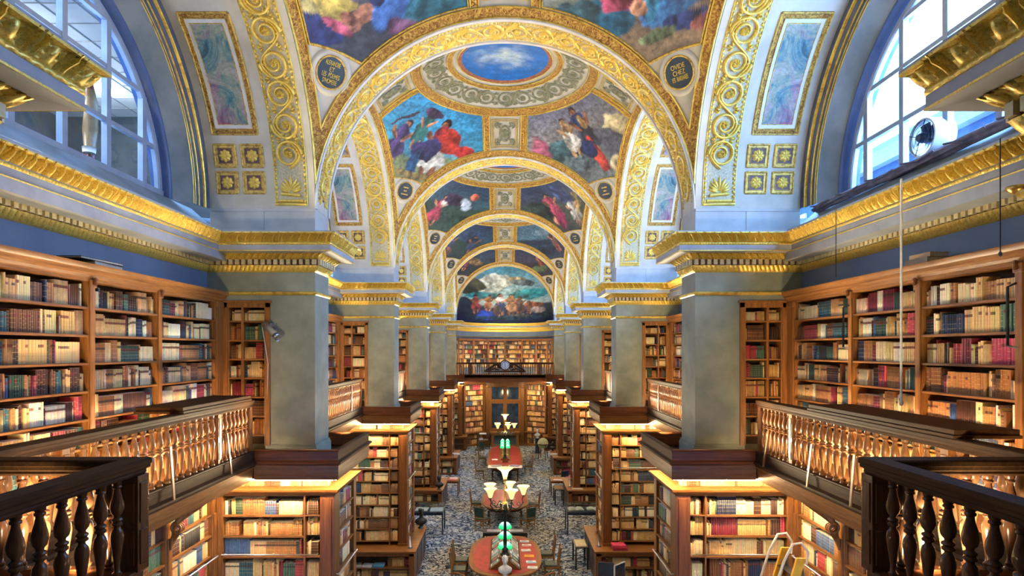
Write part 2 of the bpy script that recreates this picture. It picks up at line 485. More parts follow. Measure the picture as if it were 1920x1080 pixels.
def _book(name, mode):
    """leather spines: colour from the book, raised bands, gilt lines and a title label from the spine's own UV"""
    t = NT(name)
    if mode == 'attr':
        a = t.n('ShaderNodeAttribute'); a.attribute_name = 'Col'; base = a.outputs['Color']; rnd = a.outputs['Alpha']
    else:
        a = t.n('ShaderNodeObjectInfo'); base = a.outputs['Color']; rnd = a.outputs['Random']
    uv = t.n('ShaderNodeUVMap'); sp = t.n('ShaderNodeSeparateXYZ'); t.l(uv.outputs[0], sp.inputs[0])
    v = sp.outputs[1]
    geo = t.coord('Object')
    n1 = t.noise(geo, 14, 4, .65)
    col = t.mix(.55, base, t.ramp(n1, [(.3, (.30, .28, .25)), (.5, (.5, .5, .5)), (.72, (.78, .76, .7))]), 'OVERLAY')
    nb = t.math('ADD', 4.0, t.math('FLOOR', t.math('MULTIPLY', rnd, 3.0)))
    fr = t.math('FRACT', t.math('MULTIPLY', v, nb))
    d = t.math('ABSOLUTE', t.math('SUBTRACT', fr, .5))
    line = t.math('GREATER_THAN', d, .435)
    has = t.math('GREATER_THAN', t.math('FRACT', t.math('MULTIPLY', rnd, 7.31)), .35)
    gl = t.math('MULTIPLY', t.math('MULTIPLY', line, has), .62)
    col = t.mix(gl, col, t.mix(.5, col, (.72, .50, .20)))
    lab_in = t.math('MULTIPLY', t.math('GREATER_THAN', v, .68), t.math('LESS_THAN', v, .80))
    lab = t.math('MULTIPLY', lab_in, t.math('GREATER_THAN', t.math('FRACT', t.math('MULTIPLY', rnd, 13.7)), .55))
    labc = t.mix(t.math('GREATER_THAN', t.math('FRACT', t.math('MULTIPLY', rnd, 29.3)), .5), (.16, .02, .02), (.03, .02, .015))
    col = t.mix(t.math('MULTIPLY', lab, .85), col, labc)
    t.bsdf(col, .48, 0, d, .25, .004); return t.m
M['book'] = _book('book_leather', 'attr')
M['book_one'] = _book('book_leather_single', 'obj')
# ------------------------------------------------------------------ relief ornament
def ridge(mb, pts, w, h, mapf, closed=False):
    """a raised tapering ridge along a 2D polyline on a mapped surface"""
    pts = np.asarray(pts, float); n = len(pts)
    w = np.broadcast_to(np.asarray(w, float), (n,)); 
    t = np.gradient(pts, axis=0)
    t /= np.maximum(np.linalg.norm(t, axis=1, keepdims=True), 1e-9)
    nn = np.stack([-t[:, 1], t[:, 0]], 1)
    P = np.zeros((n, 5, 3))
    for j, (a, hh) in enumerate(((-1, 0), (-.62, .75), (0, 1), (.62, .75), (1, 0))):
        q = pts + nn * (a * w)[:, None]
        P[:, j] = mapf(q[:, 0], q[:, 1], np.full(n, hh * h) * np.clip(w / (w.max() + 1e-9), .25, 1))
    mb.grid(P, closed_u=closed)

def rosette(mb, c, r, h, mapf, petals=8):
    nr, nt = 6, petals * 4
    rr = np.linspace(0.0, 1, nr)[:, None]; th = np.linspace(0, 2 * math.pi, nt, endpoint=False)[None, :]
    lob = .80 + .20 * np.abs(np.cos(th * petals / 2))
    rad = rr * lob * r
    hh = h * (np.sin(rr * math.pi * .92) * (.55 + .45 * np.abs(np.cos(th * petals / 2))) + .95 * (rr < .15))
    P = mapf((c[0] + rad * np.cos(th)).ravel(), (c[1] + rad * np.sin(th)).ravel(), hh.ravel()).reshape(nr, nt, 3)
    mb.grid(P, closed_v=True)

def leaf(mb, p, ang, L, w, h, mapf, curl=.6):
    s = np.linspace(0, 1, 6); a = ang + curl * s
    dx = np.cumsum(np.cos(a)) * L / 6; dy = np.cumsum(np.sin(a)) * L / 6
    ridge(mb, np.stack([p[0] + dx, p[1] + dy], 1), w * np.sin(np.pi * (s * .9 + .08)), h, mapf)

def scroll_band(mb, mapf, u0, u1, vc, W, n, h, bead=None, turns=1.7, seg=34, leaves=True, seed=1):
    """rinceau: an undulating stem with a spiral and a rosette in every bend"""
    rg = random.Random(seed); cell = (u1 - u0) / n; A = W * .42
    us = np.linspace(u0, u1, n * 10 + 1)
    ridge(mb, np.stack([us, vc - A * np.cos(np.pi * (us - u0 - cell / 2) / cell)], 1), W * .045, h * .8, mapf)
    for i in range(n):
        f = 1 if i % 2 == 0 else -1
        c = (u0 + cell * (i + .5), vc)
        th = np.linspace(0, turns * 2 * math.pi, seg); s = th / th[-1]
        rad = A * (1 - s) ** .8 * .98 + W * .10
        pts = np.stack([c[0] + f * rad * np.sin(th) * min(1, cell / (2 * A) * .98), c[1] - f * rad * np.cos(th)], 1)
        ridge(mb, pts, W * (.066 - .026 * s), h, mapf)
        rosette(mb, c, W * .155, h * 1.15, mapf)
        if leaves:
            for q in range(7):
                a = rg.uniform(0, 6.28)
                leaf(mb, (c[0] + math.cos(a) * A * .72, c[1] + math.sin(a) * A * .72), a + f * .7, W * .2, W * .045, h * .8, mapf, f * .9)
            for sg in (-1, 1):
                e = c[0] + cell * .5
                for q in (.7, 1.5, 2.4):
                    leaf(mb, (e, vc + sg * W * .22), sg * q, W * .24, W * .05, h * .8, mapf, -sg * .6)
                rosette(mb, (e + rg.uniform(-.04, .04) * W, vc + sg * W * .40), W * .055, h * .8, mapf, 5)

def beads(mb, mapf, u0, u1, v, r, step, h):
    m = max(2, int((u1 - u0) / step)); u = u0 + (np.arange(m) + .5) * (u1 - u0) / m
    ring = [(math.cos(a), math.sin(a)) for a in np.linspace(0, 2 * math.pi, 6, endpoint=False)]
    du = (u1 - u0) / m * .47
    base = [mapf(u + du * cx, np.full(m, v) + r * cy, np.zeros(m)) for cx, cy in ring]
    mid = [mapf(u + du * .7 * cx, np.full(m, v) + r * .7 * cy, np.full(m, h * .75)) for cx, cy in ring]
    top = mapf(u, np.full(m, v), np.full(m, h))
    for i in range(m):
        i0 = mb.n()
        mb.V += [tuple(b[i]) for b in base] + [tuple(b[i]) for b in mid] + [tuple(top[i])]
        for j in range(6):
            k = (j + 1) % 6
            mb.Fs.append((i0 + j, i0 + k, i0 + 6 + k, i0 + 6 + j)); mb.Fs.append((i0 + 6 + j, i0 + 6 + k, i0 + 12))

# ------------------------------------------------------------------ floor and long walls
mb = MB(); mb.box(-6.0, 6.0, -1.5, 50, -.2, 0)
tag(mb.build('floor', M['carpet']), 'blue, grey and cream swirl-patterned carpet floor of the reading room', 'floor', kind='structure')
for s in (-1, 1):
    mb = MB(); mb.box(s * XW, s * (XW + .3), -1.5, pn(5) + PD, 0, 9.0)
    tag(mb.build('wall_' + SIDE[s], M['wall']), 'blue-grey %s long wall above the gallery bookcases' % SIDE[s], 'wall', kind='structure')

# ------------------------------------------------------------------ entablature profile, swept along walls and piers
def ent_sweep(path, closed=False):
    """path: list of (x, y, mx, my) with the mitre vector; returns parts as dict name -> MB"""
    segs = [(Vector(path[i][:2]), Vector(path[i][2:]), Vector(path[i + 1][:2]), Vector(path[i + 1][2:])) for i in range(len(path) - 1)]
    out = {'gold': MB(), 'fascia': MB(), 'dentil': MB(), 'ground': MB()}
    def run(mb, prof, step=.05, mod=None):
        u = 0
        for a, ma, b, mb_ in segs:
            L = (b - a).length; n = max(1, int(L / step)) if mod else 1
            nrm = Vector((-(b - a).y, (b - a).x)) / L
            if nrm.dot(ma + mb_) < 0: nrm = -nrm
            P = np.zeros((n + 1, len(prof), 3))
            for i in range(n + 1):
                t = i / n
                for j, pr in enumerate(prof):
                    d, z = pr[0], pr[1]
                    q = (a + ma * d).lerp(b + mb_ * d, t)
                    if mod and len(pr) > 2 and 0 < i < n:
                        dd, dz = mod(t * L, pr[2]); q = q + nrm * dd; z += dz
                    P[i, j] = (q.x, q.y, z)
            mb.grid(P); u += L
    fr = lambda u, p: (u / p) % 1.0 - .5
    def acanthus(u, v):
        x = fr(u, .165); w = .46 * (1 - .25 * v) * (1 - .22 * abs(math.sin(v * 8.5)))
        hh = max(0, 1 - (x / w) ** 2) ** .45 * (.58 + .42 * math.cos(x * 40 + 0)) * (.40 + .85 * v)
        x2 = fr(u + .0825, .165); w2 = .20 * (1 - v * .6); dart = max(0, 1 - (x2 / w2) ** 2) ** .5 * .7 * max(0, math.sin(v * 2.6 + .3))
        return (.078 * max(hh, dart) * (1 if 0 < v < 1 else .5) - .02, .03 * hh * (v > .75))
    def egg(u, v):
        x = fr(u, .125); e = math.sqrt(max(0, 1 - (x / .30) ** 2 - ((v - .5) / .55) ** 2)); ring = max(0, 1 - abs(math.hypot(x / .40, (v - .5) / .75) - 1) / .18) * .55
        return (.068 * max(e, ring) - .02, 0)
    def smallleaf(u, v):
        x = fr(u, .085); return (.024 * math.sqrt(max(0, 1 - (x / .46) ** 2)) * (.4 + .6 * math.sin(v * math.pi)), 0)
    def bead(u, v): return (.018 * math.sqrt(max(0, 1 - (fr(u, .055) / .45) ** 2)) * math.sin(v * math.pi), 0)
    V_ = lambda n: [q / (n - 1) for q in range(n)]
    # leaf cyma at the foot
    run(out['gold'], [(0, 8.80)] + [(.02 + .06 * v, 8.815 + .11 * v, v) for v in V_(6)] + [(.0, 8.925)], .017, smallleaf)
    # egg moulding above the dentils
    run(out['gold'], [(.0, 9.035)] + [(.105 + .10 * v ** 1.3, 9.035 + .105 * v, v) for v in V_(8)], .014, egg)
    run(out['ground'], [(.0, 8.925), (.075, 8.925), (.075, 9.035), (0, 9.035)])
    run(out['fascia'], [(.20, 9.14), (.415, 9.14), (.42, 9.145), (.42, 9.255), (.40, 9.255)])
    run(out['gold'], [(.40, 9.145), (.428, 9.140), (.428, 9.158), (.418, 9.158)])
    # bead row and acanthus crown
    run(out['gold'], [(.40, 9.25)] + [(.425, 9.255 + .045 * v, v) for v in V_(5)] + [(.40, 9.302)], .011, bead)
    run(out['gold'], [(.42, 9.302)] + [(.425 + .085 * v ** 1.5, 9.305 + .14 * v, v) for v in V_(16)] + [(.525, 9.448), (.545, 9.452), (.545, 9.475)], .0072, acanthus)
    run(out['fascia'], [(.545, 9.475), (.545, 9.495), (.0, 9.51)])
    for a, ma, b, mb_ in segs:
        d = (b - a).normalized(); L = (b - a).length
        A = a + ma * .075; B = b + mb_ * .075; LL = (B - A).length; n = int(LL / .115)
        nrm = Vector((-(b - a).y, (b - a).x)) / L
        if nrm.dot(ma + mb_) < 0: nrm = -nrm
        for i in range(n):
            q = A + d * (LL / n * (i + .5) - .036)
            out['dentil'].obox(q, d, nrm, .072, .05, 8.935, 9.035)
    return out

def build_ent(parts, root):
    for nm, part, m in (('gilded_moulding', 'gold', 'gold'), ('fascia', 'fascia', 'fascia'), ('dentil_band', 'dentil', 'dentil'), ('dentil_ground', 'ground', 'brownpanel')):
        parts[part].build(nm, M[m], root, angle=55)

# ------------------------------------------------------------------ piers (built once for the right side, around their own centre)
h = PD / 2
pillar = thing('pillar', 'grey stone pier on the right, nearest one in full view', 'pillar', (0, 0, 0), kind='structure')
mb = MB()
mb.box(XP, 4.56, -h, h, 5.0, 9.0)                       # shaft
mb.box(4.56, XW, -h, h, 8.20, 9.0)                      # wall over the small bookcase
mb.box(4.56, XW, -h + .34, h - .34, 5.0, 8.20)
mb.box(5.36, XW, -h, -h + .34, 5.0, 8.20); mb.box(5.36, XW, h - .34, h, 5.0, 8.20)
mb.build('shaft', M['stone'], pillar)
mb = MB(); mb.box(XP - .025, 4.58, -h - .025, h + .025, 5.2, 5.50)
for j in range(2): mb.box(XP - .045 + .01 * j, 4.59, -h - .045 + .01 * j, h + .045 - .01 * j, 5.2, 5.44 + .03 * j)
mb.build('plinth', M['stone'], pillar, bevel=.006)
mb = MB()
prof = [(0, 8.36), (.02, 8.365), (.045, 8.385), (.05, 8.405), (.035, 8.425), (0, 8.43)]
path = [(XW, -h, 0, -1), (XP, -h, -1, -1), (XP, h, -1, 1), (XW, h, 0, 1)]
for i in range(3):
    a, b = path[i], path[i + 1]
    mb.grid(np.array([[(p[0] + p[2] * d, p[1] + p[3] * d, z) for d, z in prof] for p in (a, b)]))
mb.build('astragal', M['gold_line'], pillar, angle=40)
cap = ent_sweep([(XW, -h, -1, -1), (XP, -h, -1, -1), (XP, h, -1, 1), (XW, h, -1, 1)])
build_ent(cap, pillar)
mb = MB()
mb.box(XP, 4.62, -h, h, 9.0, ZS); mb.box(4.63, 5.67, -h, h, 9.0, ZS)
mb.box(4.60, 4.65, -h + .01, h - .01, 9.0, ZS)
mb.box(XP + .005, 5.67, -h - .012, h + .012, ZS - .055, ZS)
mb.build('impost_block', M['stone_block'], pillar, bevel=.008)

# ------------------------------------------------------------------ transverse arch over a pair of piers
NA = 97
phi = np.linspace(0, math.pi, NA)
arch = thing('ceiling_arch', 'gilded scrollwork arch spanning the nave between the first and second vaults', 'arch', (0, 0, 0), kind='structure')
def t_map(u, v, hh):       # u along the curve from the right springing, v along Y
    a = u / R; r = R - hh
    return np.stack([r * np.cos(a), v + 0 * a, ZS + r * np.sin(a)], -1)
mb = MB()
ys = [-h, h]
mb.grid(np.array([[(R * math.cos(a), y, ZS + R * math.sin(a)) for y in ys] for a in phi]))
mb.build('soffit', M['cream'], arch, smooth=True)
mb = MB()
for y in (-h + .02, h - .02):
    mb.grid(np.array([[((R - d) * math.cos(a), y + dy, ZS + (R - d) * math.sin(a)) for d, dy in ((0, -.035), (.02, -.035), (.035, -.015), (.035, .015), (.02, .035), (0, .035))] for a in phi]))
mb.build('edge_moulding', M['white'], arch, angle=50)
mb = MB()
hb = .27
mb.grid(np.array([[((R - .004) * math.cos(a), y, ZS + (R - .004) * math.sin(a)) for y in (-hb, hb)] for a in phi[2:-2]]))
mb.build('band_ground', M['gold_ground'], arch, smooth=True)
mb = MB()
Lu = math.pi * R
scroll_band(mb, t_map, .25, Lu - .25, 0, .50, 22, .055, seed=3)
mb.build('scroll_relief', M['gold'], arch, smooth=True)
mb = MB()
beads(mb, t_map, .15, Lu - .15, hb + .022, .024, .075, .03); beads(mb, t_map, .15, Lu - .15, -hb - .022, .024, .075, .03)
mb.build('bead_border', M['gold_line'], arch, smooth=True)

# ------------------------------------------------------------------ side arch of one bay (right side)
sarch = thing('ceiling_side_arch', 'painted and gilded arch over the right window in the nearest bay', 'arch', (0, 0, 0), kind='structure')
def s_map(u, v, hh):       # u along curve from the far springing, v along X
    a = u / R; r = R - hh
    return np.stack([v + 0 * a, r * np.cos(a), ZS + r * np.sin(a)], -1)
mb = MB()
mb.grid(np.array([[(x, R * math.cos(a), ZS + R * math.sin(a)) for x in (XP, 5.67)] for a in phi]))
mb.build('soffit', M['cream'], sarch, smooth=True)
mb = MB(); b0, b1 = 3.80, 4.40
mb.grid(np.array([[(x, (R - .004) * math.cos(a), ZS + (R - .004) * math.sin(a)) for x in (b0, b1)] for a in phi[1:-1]]))
mb.build('band_ground', M['gold_ground'], sarch, smooth=True)
mb = MB()
scroll_band(mb, s_map, .75, Lu - .75, (b0 + b1) / 2, .50, 19, .075, seed=5, seg=44)
for e, sg in ((.15, 1), (Lu - .15, -1)):               # palmette at both feet
    for q in np.linspace(-1.1, 1.1, 9):
        leaf(mb, (e + sg * .14, (b0 + b1) / 2), (0 if sg > 0 else math.pi) + q, .34 - .1 * abs(q), .034, .05, s_map, .25 * np.sign(q) * sg)
    ridge(mb, [(e + sg * .10, b0 + .12), (e + sg * .13, b1 - .12)], .035, .05, s_map)
    ridge(mb, [(e, b0 + .06), (e, b1 - .06)], .03, .045, s_map)
mb.build('scroll_relief', M['gold'], sarch, smooth=True)
mb = MB()
for v in (b0 + .025, b1 - .025): beads(mb, s_map, .10, Lu - .10, v, .03, .085, .034)
for v in (b0 - .006, b1 + .006): ridge(mb, np.stack([np.linspace(.06, Lu - .06, 90), np.full(90, v)], 1), .012, .02, s_map)
for u in (.085, Lu - .085): ridge(mb, [(u, b0), (u + .001, b1)], .03, .035, s_map)
mb.build('bead_border', M['gold_line'], sarch, smooth=True)
# painted panels with frames, one on each haunch
D2R = math.pi / 180
def panel(a0, a1, x0, x1, m, name, lift=.006):
    aa = np.linspace(a0, a1, 14) * D2R
    mb = MB(); mb.grid(np.array([[(x, (R - lift) * math.cos(a), ZS + (R - lift) * math.sin(a)) for x in np.linspace(x0, x1, 4)] for a in aa]))
    return mb.build(name, m, sarch, smooth=True)
def frame(mb, a0, a1, x0, x1, w, hh):
    u0, u1 = a0 * D2R * R, a1 * D2R * R
    m = 22
    ridge(mb, np.stack([np.linspace(u0, u1, m), np.full(m, x0)], 1), w, hh, s_map); ridge(mb, np.stack([np.linspace(u0, u1, m), np.full(m, x1)], 1), w, hh, s_map)
    ridge(mb, [(u0, x0), (u0 + 1e-4, x1)], w, hh, s_map); ridge(mb, [(u1, x0), (u1 + 1e-4, x1)], w, hh, s_map)
for e in (0, 1):
    A = (lambda a: a) if e == 0 else (lambda a: 180 - a)
    panel(A(21.5), A(53.5), 4.64, 5.50, M['damask'], 'panel_border', .004)
    panel(A(23.0), A(52.0), 4.72, 5.42, M['white'], 'panel_mount', .010)
    panel(A(24.2), A(50.8), 4.79, 5.35, M['marble_panel'], 'marbled_panel', .014)
    mb = MB(); frame(mb, A(21.5), A(53.5), 4.64, 5.50, .018, .03); frame(mb, A(24.2), A(50.8), 4.79, 5.35, .010, .022); frame(mb, A(23.0), A(52), 4.72, 5.42, .008, .02)
    mb.build('panel_frame', M['gold_soft'], sarch, smooth=True)
    panel(A(57.5), A(86), 4.64, 5.50, M['damask'], 'crown_border', .004); panel(A(59), A(84.5), 4.74, 5.40, M['marble_panel'], 'marbled_panel', .010)
    for (a0, a1) in ((12.3, 18.6), (4.6, 10.8)):
        for (x0, x1) in ((4.60, 5.00), (5.11, 5.51)):
            panel(A(a0), A(a1), x0, x1, M['gold_soft'], 'coffer_frame', .005)
            panel(A(a0 + .8), A(a1 - .8), x0 + .055, x1 - .055, M['brownpanel'], 'coffer', .009)
            mb = MB(); frame(mb, A(a0), A(a1), x0, x1, .02, .03); frame(mb, A(a0 + .9), A(a1 - .9), x0 + .06, x1 - .06, .009, .022)
            mb.build('coffer_moulding', M['gold_soft'], sarch, smooth=True)
            mb = MB(); rosette(mb, ((A((a0 + a1) / 2)) * D2R * R, (x0 + x1) / 2), .118, .05, s_map, 8)
            mb.build('coffer_rosette', M['gold'], sarch, smooth=True)
# archivolt, reveal and window seat of the lunette
def rings(prof):
    return np.array([[(x, r * math.cos(a), ZS + r * math.sin(a)) for x, r in prof] for a in phi])
mb = MB(); mb.grid(rings([(5.67, 3.65), (5.67, 3.56), (5.72, 3.53), (5.72, 3.40), (5.76, 3.36), (5.76, 3.22)])); mb.build('archivolt', M['archivolt'], sarch, angle=35)
mb = MB()
for (x, r, w) in ((5.70, 3.545, .035), (5.735, 3.385, .016), (5.755, 3.30, .012), (5.757, 3.235, .014)):
    mb.grid(rings([(x + w * .6, r + w), (x - w * .4, r + w * .6), (x - w * .7, r), (x - w * .4, r - w * .6), (x + w * .6, r - w)]))
mb.build('gilded_fillet', M['gold_line'], sarch, smooth=True)
mb = MB(); mb.grid(rings([(5.76, 3.22), (5.80, 3.20), (6.02, 2.93)])); mb.build('reveal', M['reveal'], sarch, smooth=True)
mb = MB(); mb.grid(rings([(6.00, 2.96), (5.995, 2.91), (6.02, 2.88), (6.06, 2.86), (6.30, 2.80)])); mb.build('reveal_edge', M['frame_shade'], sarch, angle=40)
mb = MB()
mb.prism([(XP, 0)] * 0 or [(5.3, -R), (6.5, -R), (6.5, R), (5.3, R)], 9.0, 9.56)
mb.build('sill_base', M['fascia'], sarch)
mb = MB()
P = np.array([[(5.40, y, 9.55), (5.66, y, 9.72), (5.72, y, 9.75), (6.02, y, 10.02), (6.5, y, 10.06)] for y in (-R, R)])
mb.grid(P); mb.build('sloping_sill', M['reveal'], sarch)

# ------------------------------------------------------------------ lunette window
win = thing('window_1', 'half-round lunette window with blue-grey glazing bars, right side, nearest bay', 'window', (0, 0, 0), kind='structure')
RW = 2.80
mb = MB()
ring_p = [(6.10, RW), (6.08, RW - .02), (6.08, RW - .09), (6.10, RW - .11), (6.17, RW - .11), (6.17, RW)]
mb.grid(rings(ring_p)); mb.box(6.07, 6.19, -RW, RW, 10.02, 10.13)
for y in (-2.28, -1.37, -.45, .45, 1.37, 2.28):
    zt = ZS + math.sqrt(RW ** 2 - y * y) - .05; w = .055 if abs(y) > 2 else .05
    mb.box(6.09, 6.18, y - w, y + w, 10.05, zt)
for z in (10.84, 11.66, 12.40):
    yy = math.sqrt(RW ** 2 - (z - ZS) ** 2) - .05
    mb.box(6.10, 6.17, -yy, yy, z - .035, z + .035)
mb.build('window_frame', M['frame_paint'], win)
mb = MB()
aa = np.linspace(0, math.pi, 41)
mb.V = [(6.135, 0, ZS)] + [(6.135, (RW - .03) * math.cos(a), ZS + (RW - .03) * math.sin(a)) for a in aa]
mb.Fs = [(0, j, j + 1) for j in range(1, 41)]
mb.build('pane', M['glass'], win)

# ------------------------------------------------------------------ wall cornice of one bay (right side)
wc = thing('trim_1', 'gilded cornice with dentils along the right wall of the nearest bay', 'cornice', (0, 0, 0), kind='structure')
build_ent(ent_sweep([(XW, -R, -1, 1), (XW, R, -1, -1)]), wc)

# ------------------------------------------------------------------ sail vault of one bay
BAYW = ['first', 'second', 'third', 'fourth', 'fifth']
def sph(u, v, hh=0):
    r = RS - hh
    z = np.sqrt(np.maximum(RS ** 2 - np.asarray(u) ** 2 - np.asarray(v) ** 2, 0)) 
    s = r / RS
    return np.stack([np.asarray(u) * s, np.asarray(v) * s, ZS + z * s], -1)
def sph_map(u, v, hh): return sph(u, v, hh)
def strip(mb, A, B, hh, n=2):
    """band on the vault between two plan polylines A and B (same length)"""
    A = np.asarray(A, float); B = np.asarray(B, float)
    P = np.stack([sph(*(A + (B - A) * t).T, hh) for t in np.linspace(0, 1, n)], 1)
    mb.grid(P)
def line_pts(a, b, n=40): return np.stack([np.linspace(a[0], b[0], n), np.linspace(a[1], b[1], n)], 1)
def circ(r, a0=0, a1=2 * math.pi, n=120): t = np.linspace(a0, a1, n); return np.stack([r * np.cos(t), r * np.sin(t)], 1)

vault = thing('ceiling', 'sail vault with blue sky oval and painted corner scenes, first bay', 'ceiling', (0, 0, 0), kind='structure')
mb = MB(); g = np.sin(np.linspace(-math.pi / 2, math.pi / 2, 61)) * R
U, V = np.meshgrid(g, g, indexing='ij')
mb.grid(sph(U, V, -.02)); mb.build('vault_shell', M['cream'], vault, smooth=True)
EDG, INN = 3.63, 3.475
mb = MB()
for q in range(4):                                     # ornament band following each arch
    c, s_ = [(1, 0), (0, 1), (-1, 0), (0, -1)][q]
    t = np.sin(np.linspace(-math.pi / 2, math.pi / 2, 90))
    A = np.stack([np.full(90, EDG), t * EDG], 1); B = np.stack([np.full(90, INN + .02), t * (INN + .02)], 1)
    rot = np.array([[c, -s_], [s_, c]])
    strip(mb, A @ rot.T, B @ rot.T, .0, 4)
for rib in range(4):                                   # ornament bands beside the four axis panels
    c, s_ = [(1, 0), (0, 1), (-1, 0), (0, -1)][rib]; rot = np.array([[c, -s_], [s_, c]])
    for sg in (-1, 1):
        strip(mb, line_pts((2.28, .50 * sg), (INN, .50 * sg)) @ rot.T, line_pts((2.28, .66 * sg), (INN, .66 * sg)) @ rot.T, .0)
strip(mb, circ(2.27), circ(2.47), .004); strip(mb, circ(1.42), circ(1.55), .004)
mb.build('gilded_border', M['damask'], vault, smooth=True)
mb = MB(); strip(mb, circ(1.16), circ(1.27), .004); mb.build('oval_border', m_noise('terracotta_border', (.20, .055, .03), (.42, .16, .08), 14, .5), vault, smooth=True)
mb = MB()
for r in (1.27, 1.42, 1.55, 2.24, 2.48): ridge(mb, circ(r), .014, .03, sph_map)
for rib in range(4):
    c, s_ = [(1, 0), (0, 1), (-1, 0), (0, -1)][rib]; rot = np.array([[c, -s_], [s_, c]])
    for sg in (-1, 1):
        for w_ in (.50, .66): ridge(mb, line_pts((2.46, w_ * sg), (INN, w_ * sg), 14) @ rot.T, .014, .03, sph_map)
    for (x0, x1, hw) in ((2.58, 3.40, .42), (2.64, 3.35, .36)):
        for a, b in (((x0, -hw), (x1, -hw)), ((x1, -hw), (x1, hw)), ((x1, hw), (x0, hw)), ((x0, hw), (x0, -hw))):
            ridge(mb, line_pts(a, b, 8) @ rot.T, .010, .022, sph_map)
    t = np.sin(np.linspace(-math.pi / 2, math.pi / 2, 80))
    for e in (INN + .02, EDG): ridge(mb, np.stack([np.full(80, e), t * e], 1) @ rot.T, .012, .028, sph_map)
mb.build('gilded_fillet', M['gold_line'], vault, smooth=True)
mb = MB()
def ring_map(u, v, hh): r = 1.88 + v; return sph(r * np.cos(u / 1.88), r * np.sin(u / 1.88), hh)
scroll_band(mb, ring_map, 0, 2 * math.pi * 1.88, 0, .54, 22, .012, seed=8, seg=30)
for rib in range(4):
    c, s_ = [(1, 0), (0, 1), (-1, 0), (0, -1)][rib]
    def rib_map(u, v, hh, c=c, s_=s_): return sph(u * c - v * s_, u * s_ + v * c, hh)
    th = np.linspace(0, 2 * math.pi, 25); ridge(mb, np.stack([3.02 + .22 * np.cos(th), .15 * np.sin(th)], 1), .03, .03, rib_map)
    rosette(mb, (3.02, 0), .14, .05, rib_map, 6)
    for sx in (2.76, 3.25):
        for sg in (-1, 1):
            th = np.linspace(0, 9, 22); rr = .10 * (1 - th / 10); ridge(mb, np.stack([sx + rr * np.cos(th), sg * (.22) + sg * rr * np.sin(th)], 1), .016, .016, rib_map)
            for q in range(4): leaf(mb, (sx, sg * .2), q * 1.6 + sg, .12, .02, .014, rib_map, .5)
mb.build('grisaille_scrolls', M['grisaille'], vault, smooth=True)
# the roundels in the four corners
def disc_frame(P, N, upz):
    N = Vector(N).normalized(); up = Vector(upz) - N * N.dot(Vector(upz)); up.normalize(); rt = up.cross(N); return N, up, rt
CORN = 3.225
def roundel(mbs, sx, sy):
    P = Vector((sx * CORN, sy * CORN, math.sqrt(RS ** 2 - 2 * CORN ** 2) + ZS))
    N = (Vector((0, 0, ZS)) - P).normalized(); N, up, rt = disc_frame(P, N, (0, 0, 1))
    P = P + N * .01
    th = np.linspace(0, 2 * math.pi, 40, endpoint=False)
    def ring(r, hgt): return [P + rt * (r * math.cos(t)) + up * (r * math.sin(t)) + N * hgt for t in th]
    a = [ring(.01, .012), ring(.27, .012)]; mbs['field'].grid(np.array([[tuple(p) for p in r_] for r_ in a]), closed_v=True)
    a = [ring(.268, .012), ring(.275, .03), ring(.295, .032), ring(.302, .012)]; mbs['ring'].grid(np.array([[tuple(p) for p in r_] for r_ in a]), closed_v=True)
    a = [ring(.302, .012), ring(.345, .03), ring(.40, .012), ring(.42, -.02)]; mbs['mount'].grid(np.array([[tuple(p) for p in r_] for r_ in a]), closed_v=True)
    return P, N, up, rt
mbs = {k: MB() for k in ('field', 'ring', 'mount')}
RND = {}
for sx in (-1, 1):
    for sy in (-1, 1): RND[(sx, sy)] = roundel(mbs, sx, sy)
mbs['field'].build('roundel_field', m_noise('dark_blue_roundel', (.008, .022, .035), (.016, .042, .055), 5, .4), vault, smooth=True)
mbs['ring'].build('roundel_ring', M['gold_soft'], vault, smooth=True)
mbs['mount'].build('roundel_mount', M['cream'], vault, smooth=True)

# paintings: colours laid out per vertex by a small painter (soft-edged strokes and blotches on a ground)
class Noise2:
    def __init__(self, seed): self.g = np.random.default_rng(seed).random((64, 64))
    def at(self, x, y):
        x = np.asarray(x) % 64; y = np.asarray(y) % 64; x = np.where(x >= 64, 0, x); y = np.where(y >= 64, 0, y)
        i = np.floor(x).astype(int) % 64; j = np.floor(y).astype(int) % 64; fx = x - i; fy = y - j
        fx = fx * fx * (3 - 2 * fx); fy = fy * fy * (3 - 2 * fy); g = self.g
        i1 = (i + 1) % 64; j1 = (j + 1) % 64
        return g[i, j] * (1 - fx) * (1 - fy) + g[i1, j] * fx * (1 - fy) + g[i, j1] * (1 - fx) * fy + g[i1, j1] * fx * fy
    def fbm(self, x, y, o=4):
        s = 0; a = .5
        for k in range(o): s = s + a * self.at(x * 2 ** k + 7 * k, y * 2 ** k + 3 * k); a *= .5
        return s
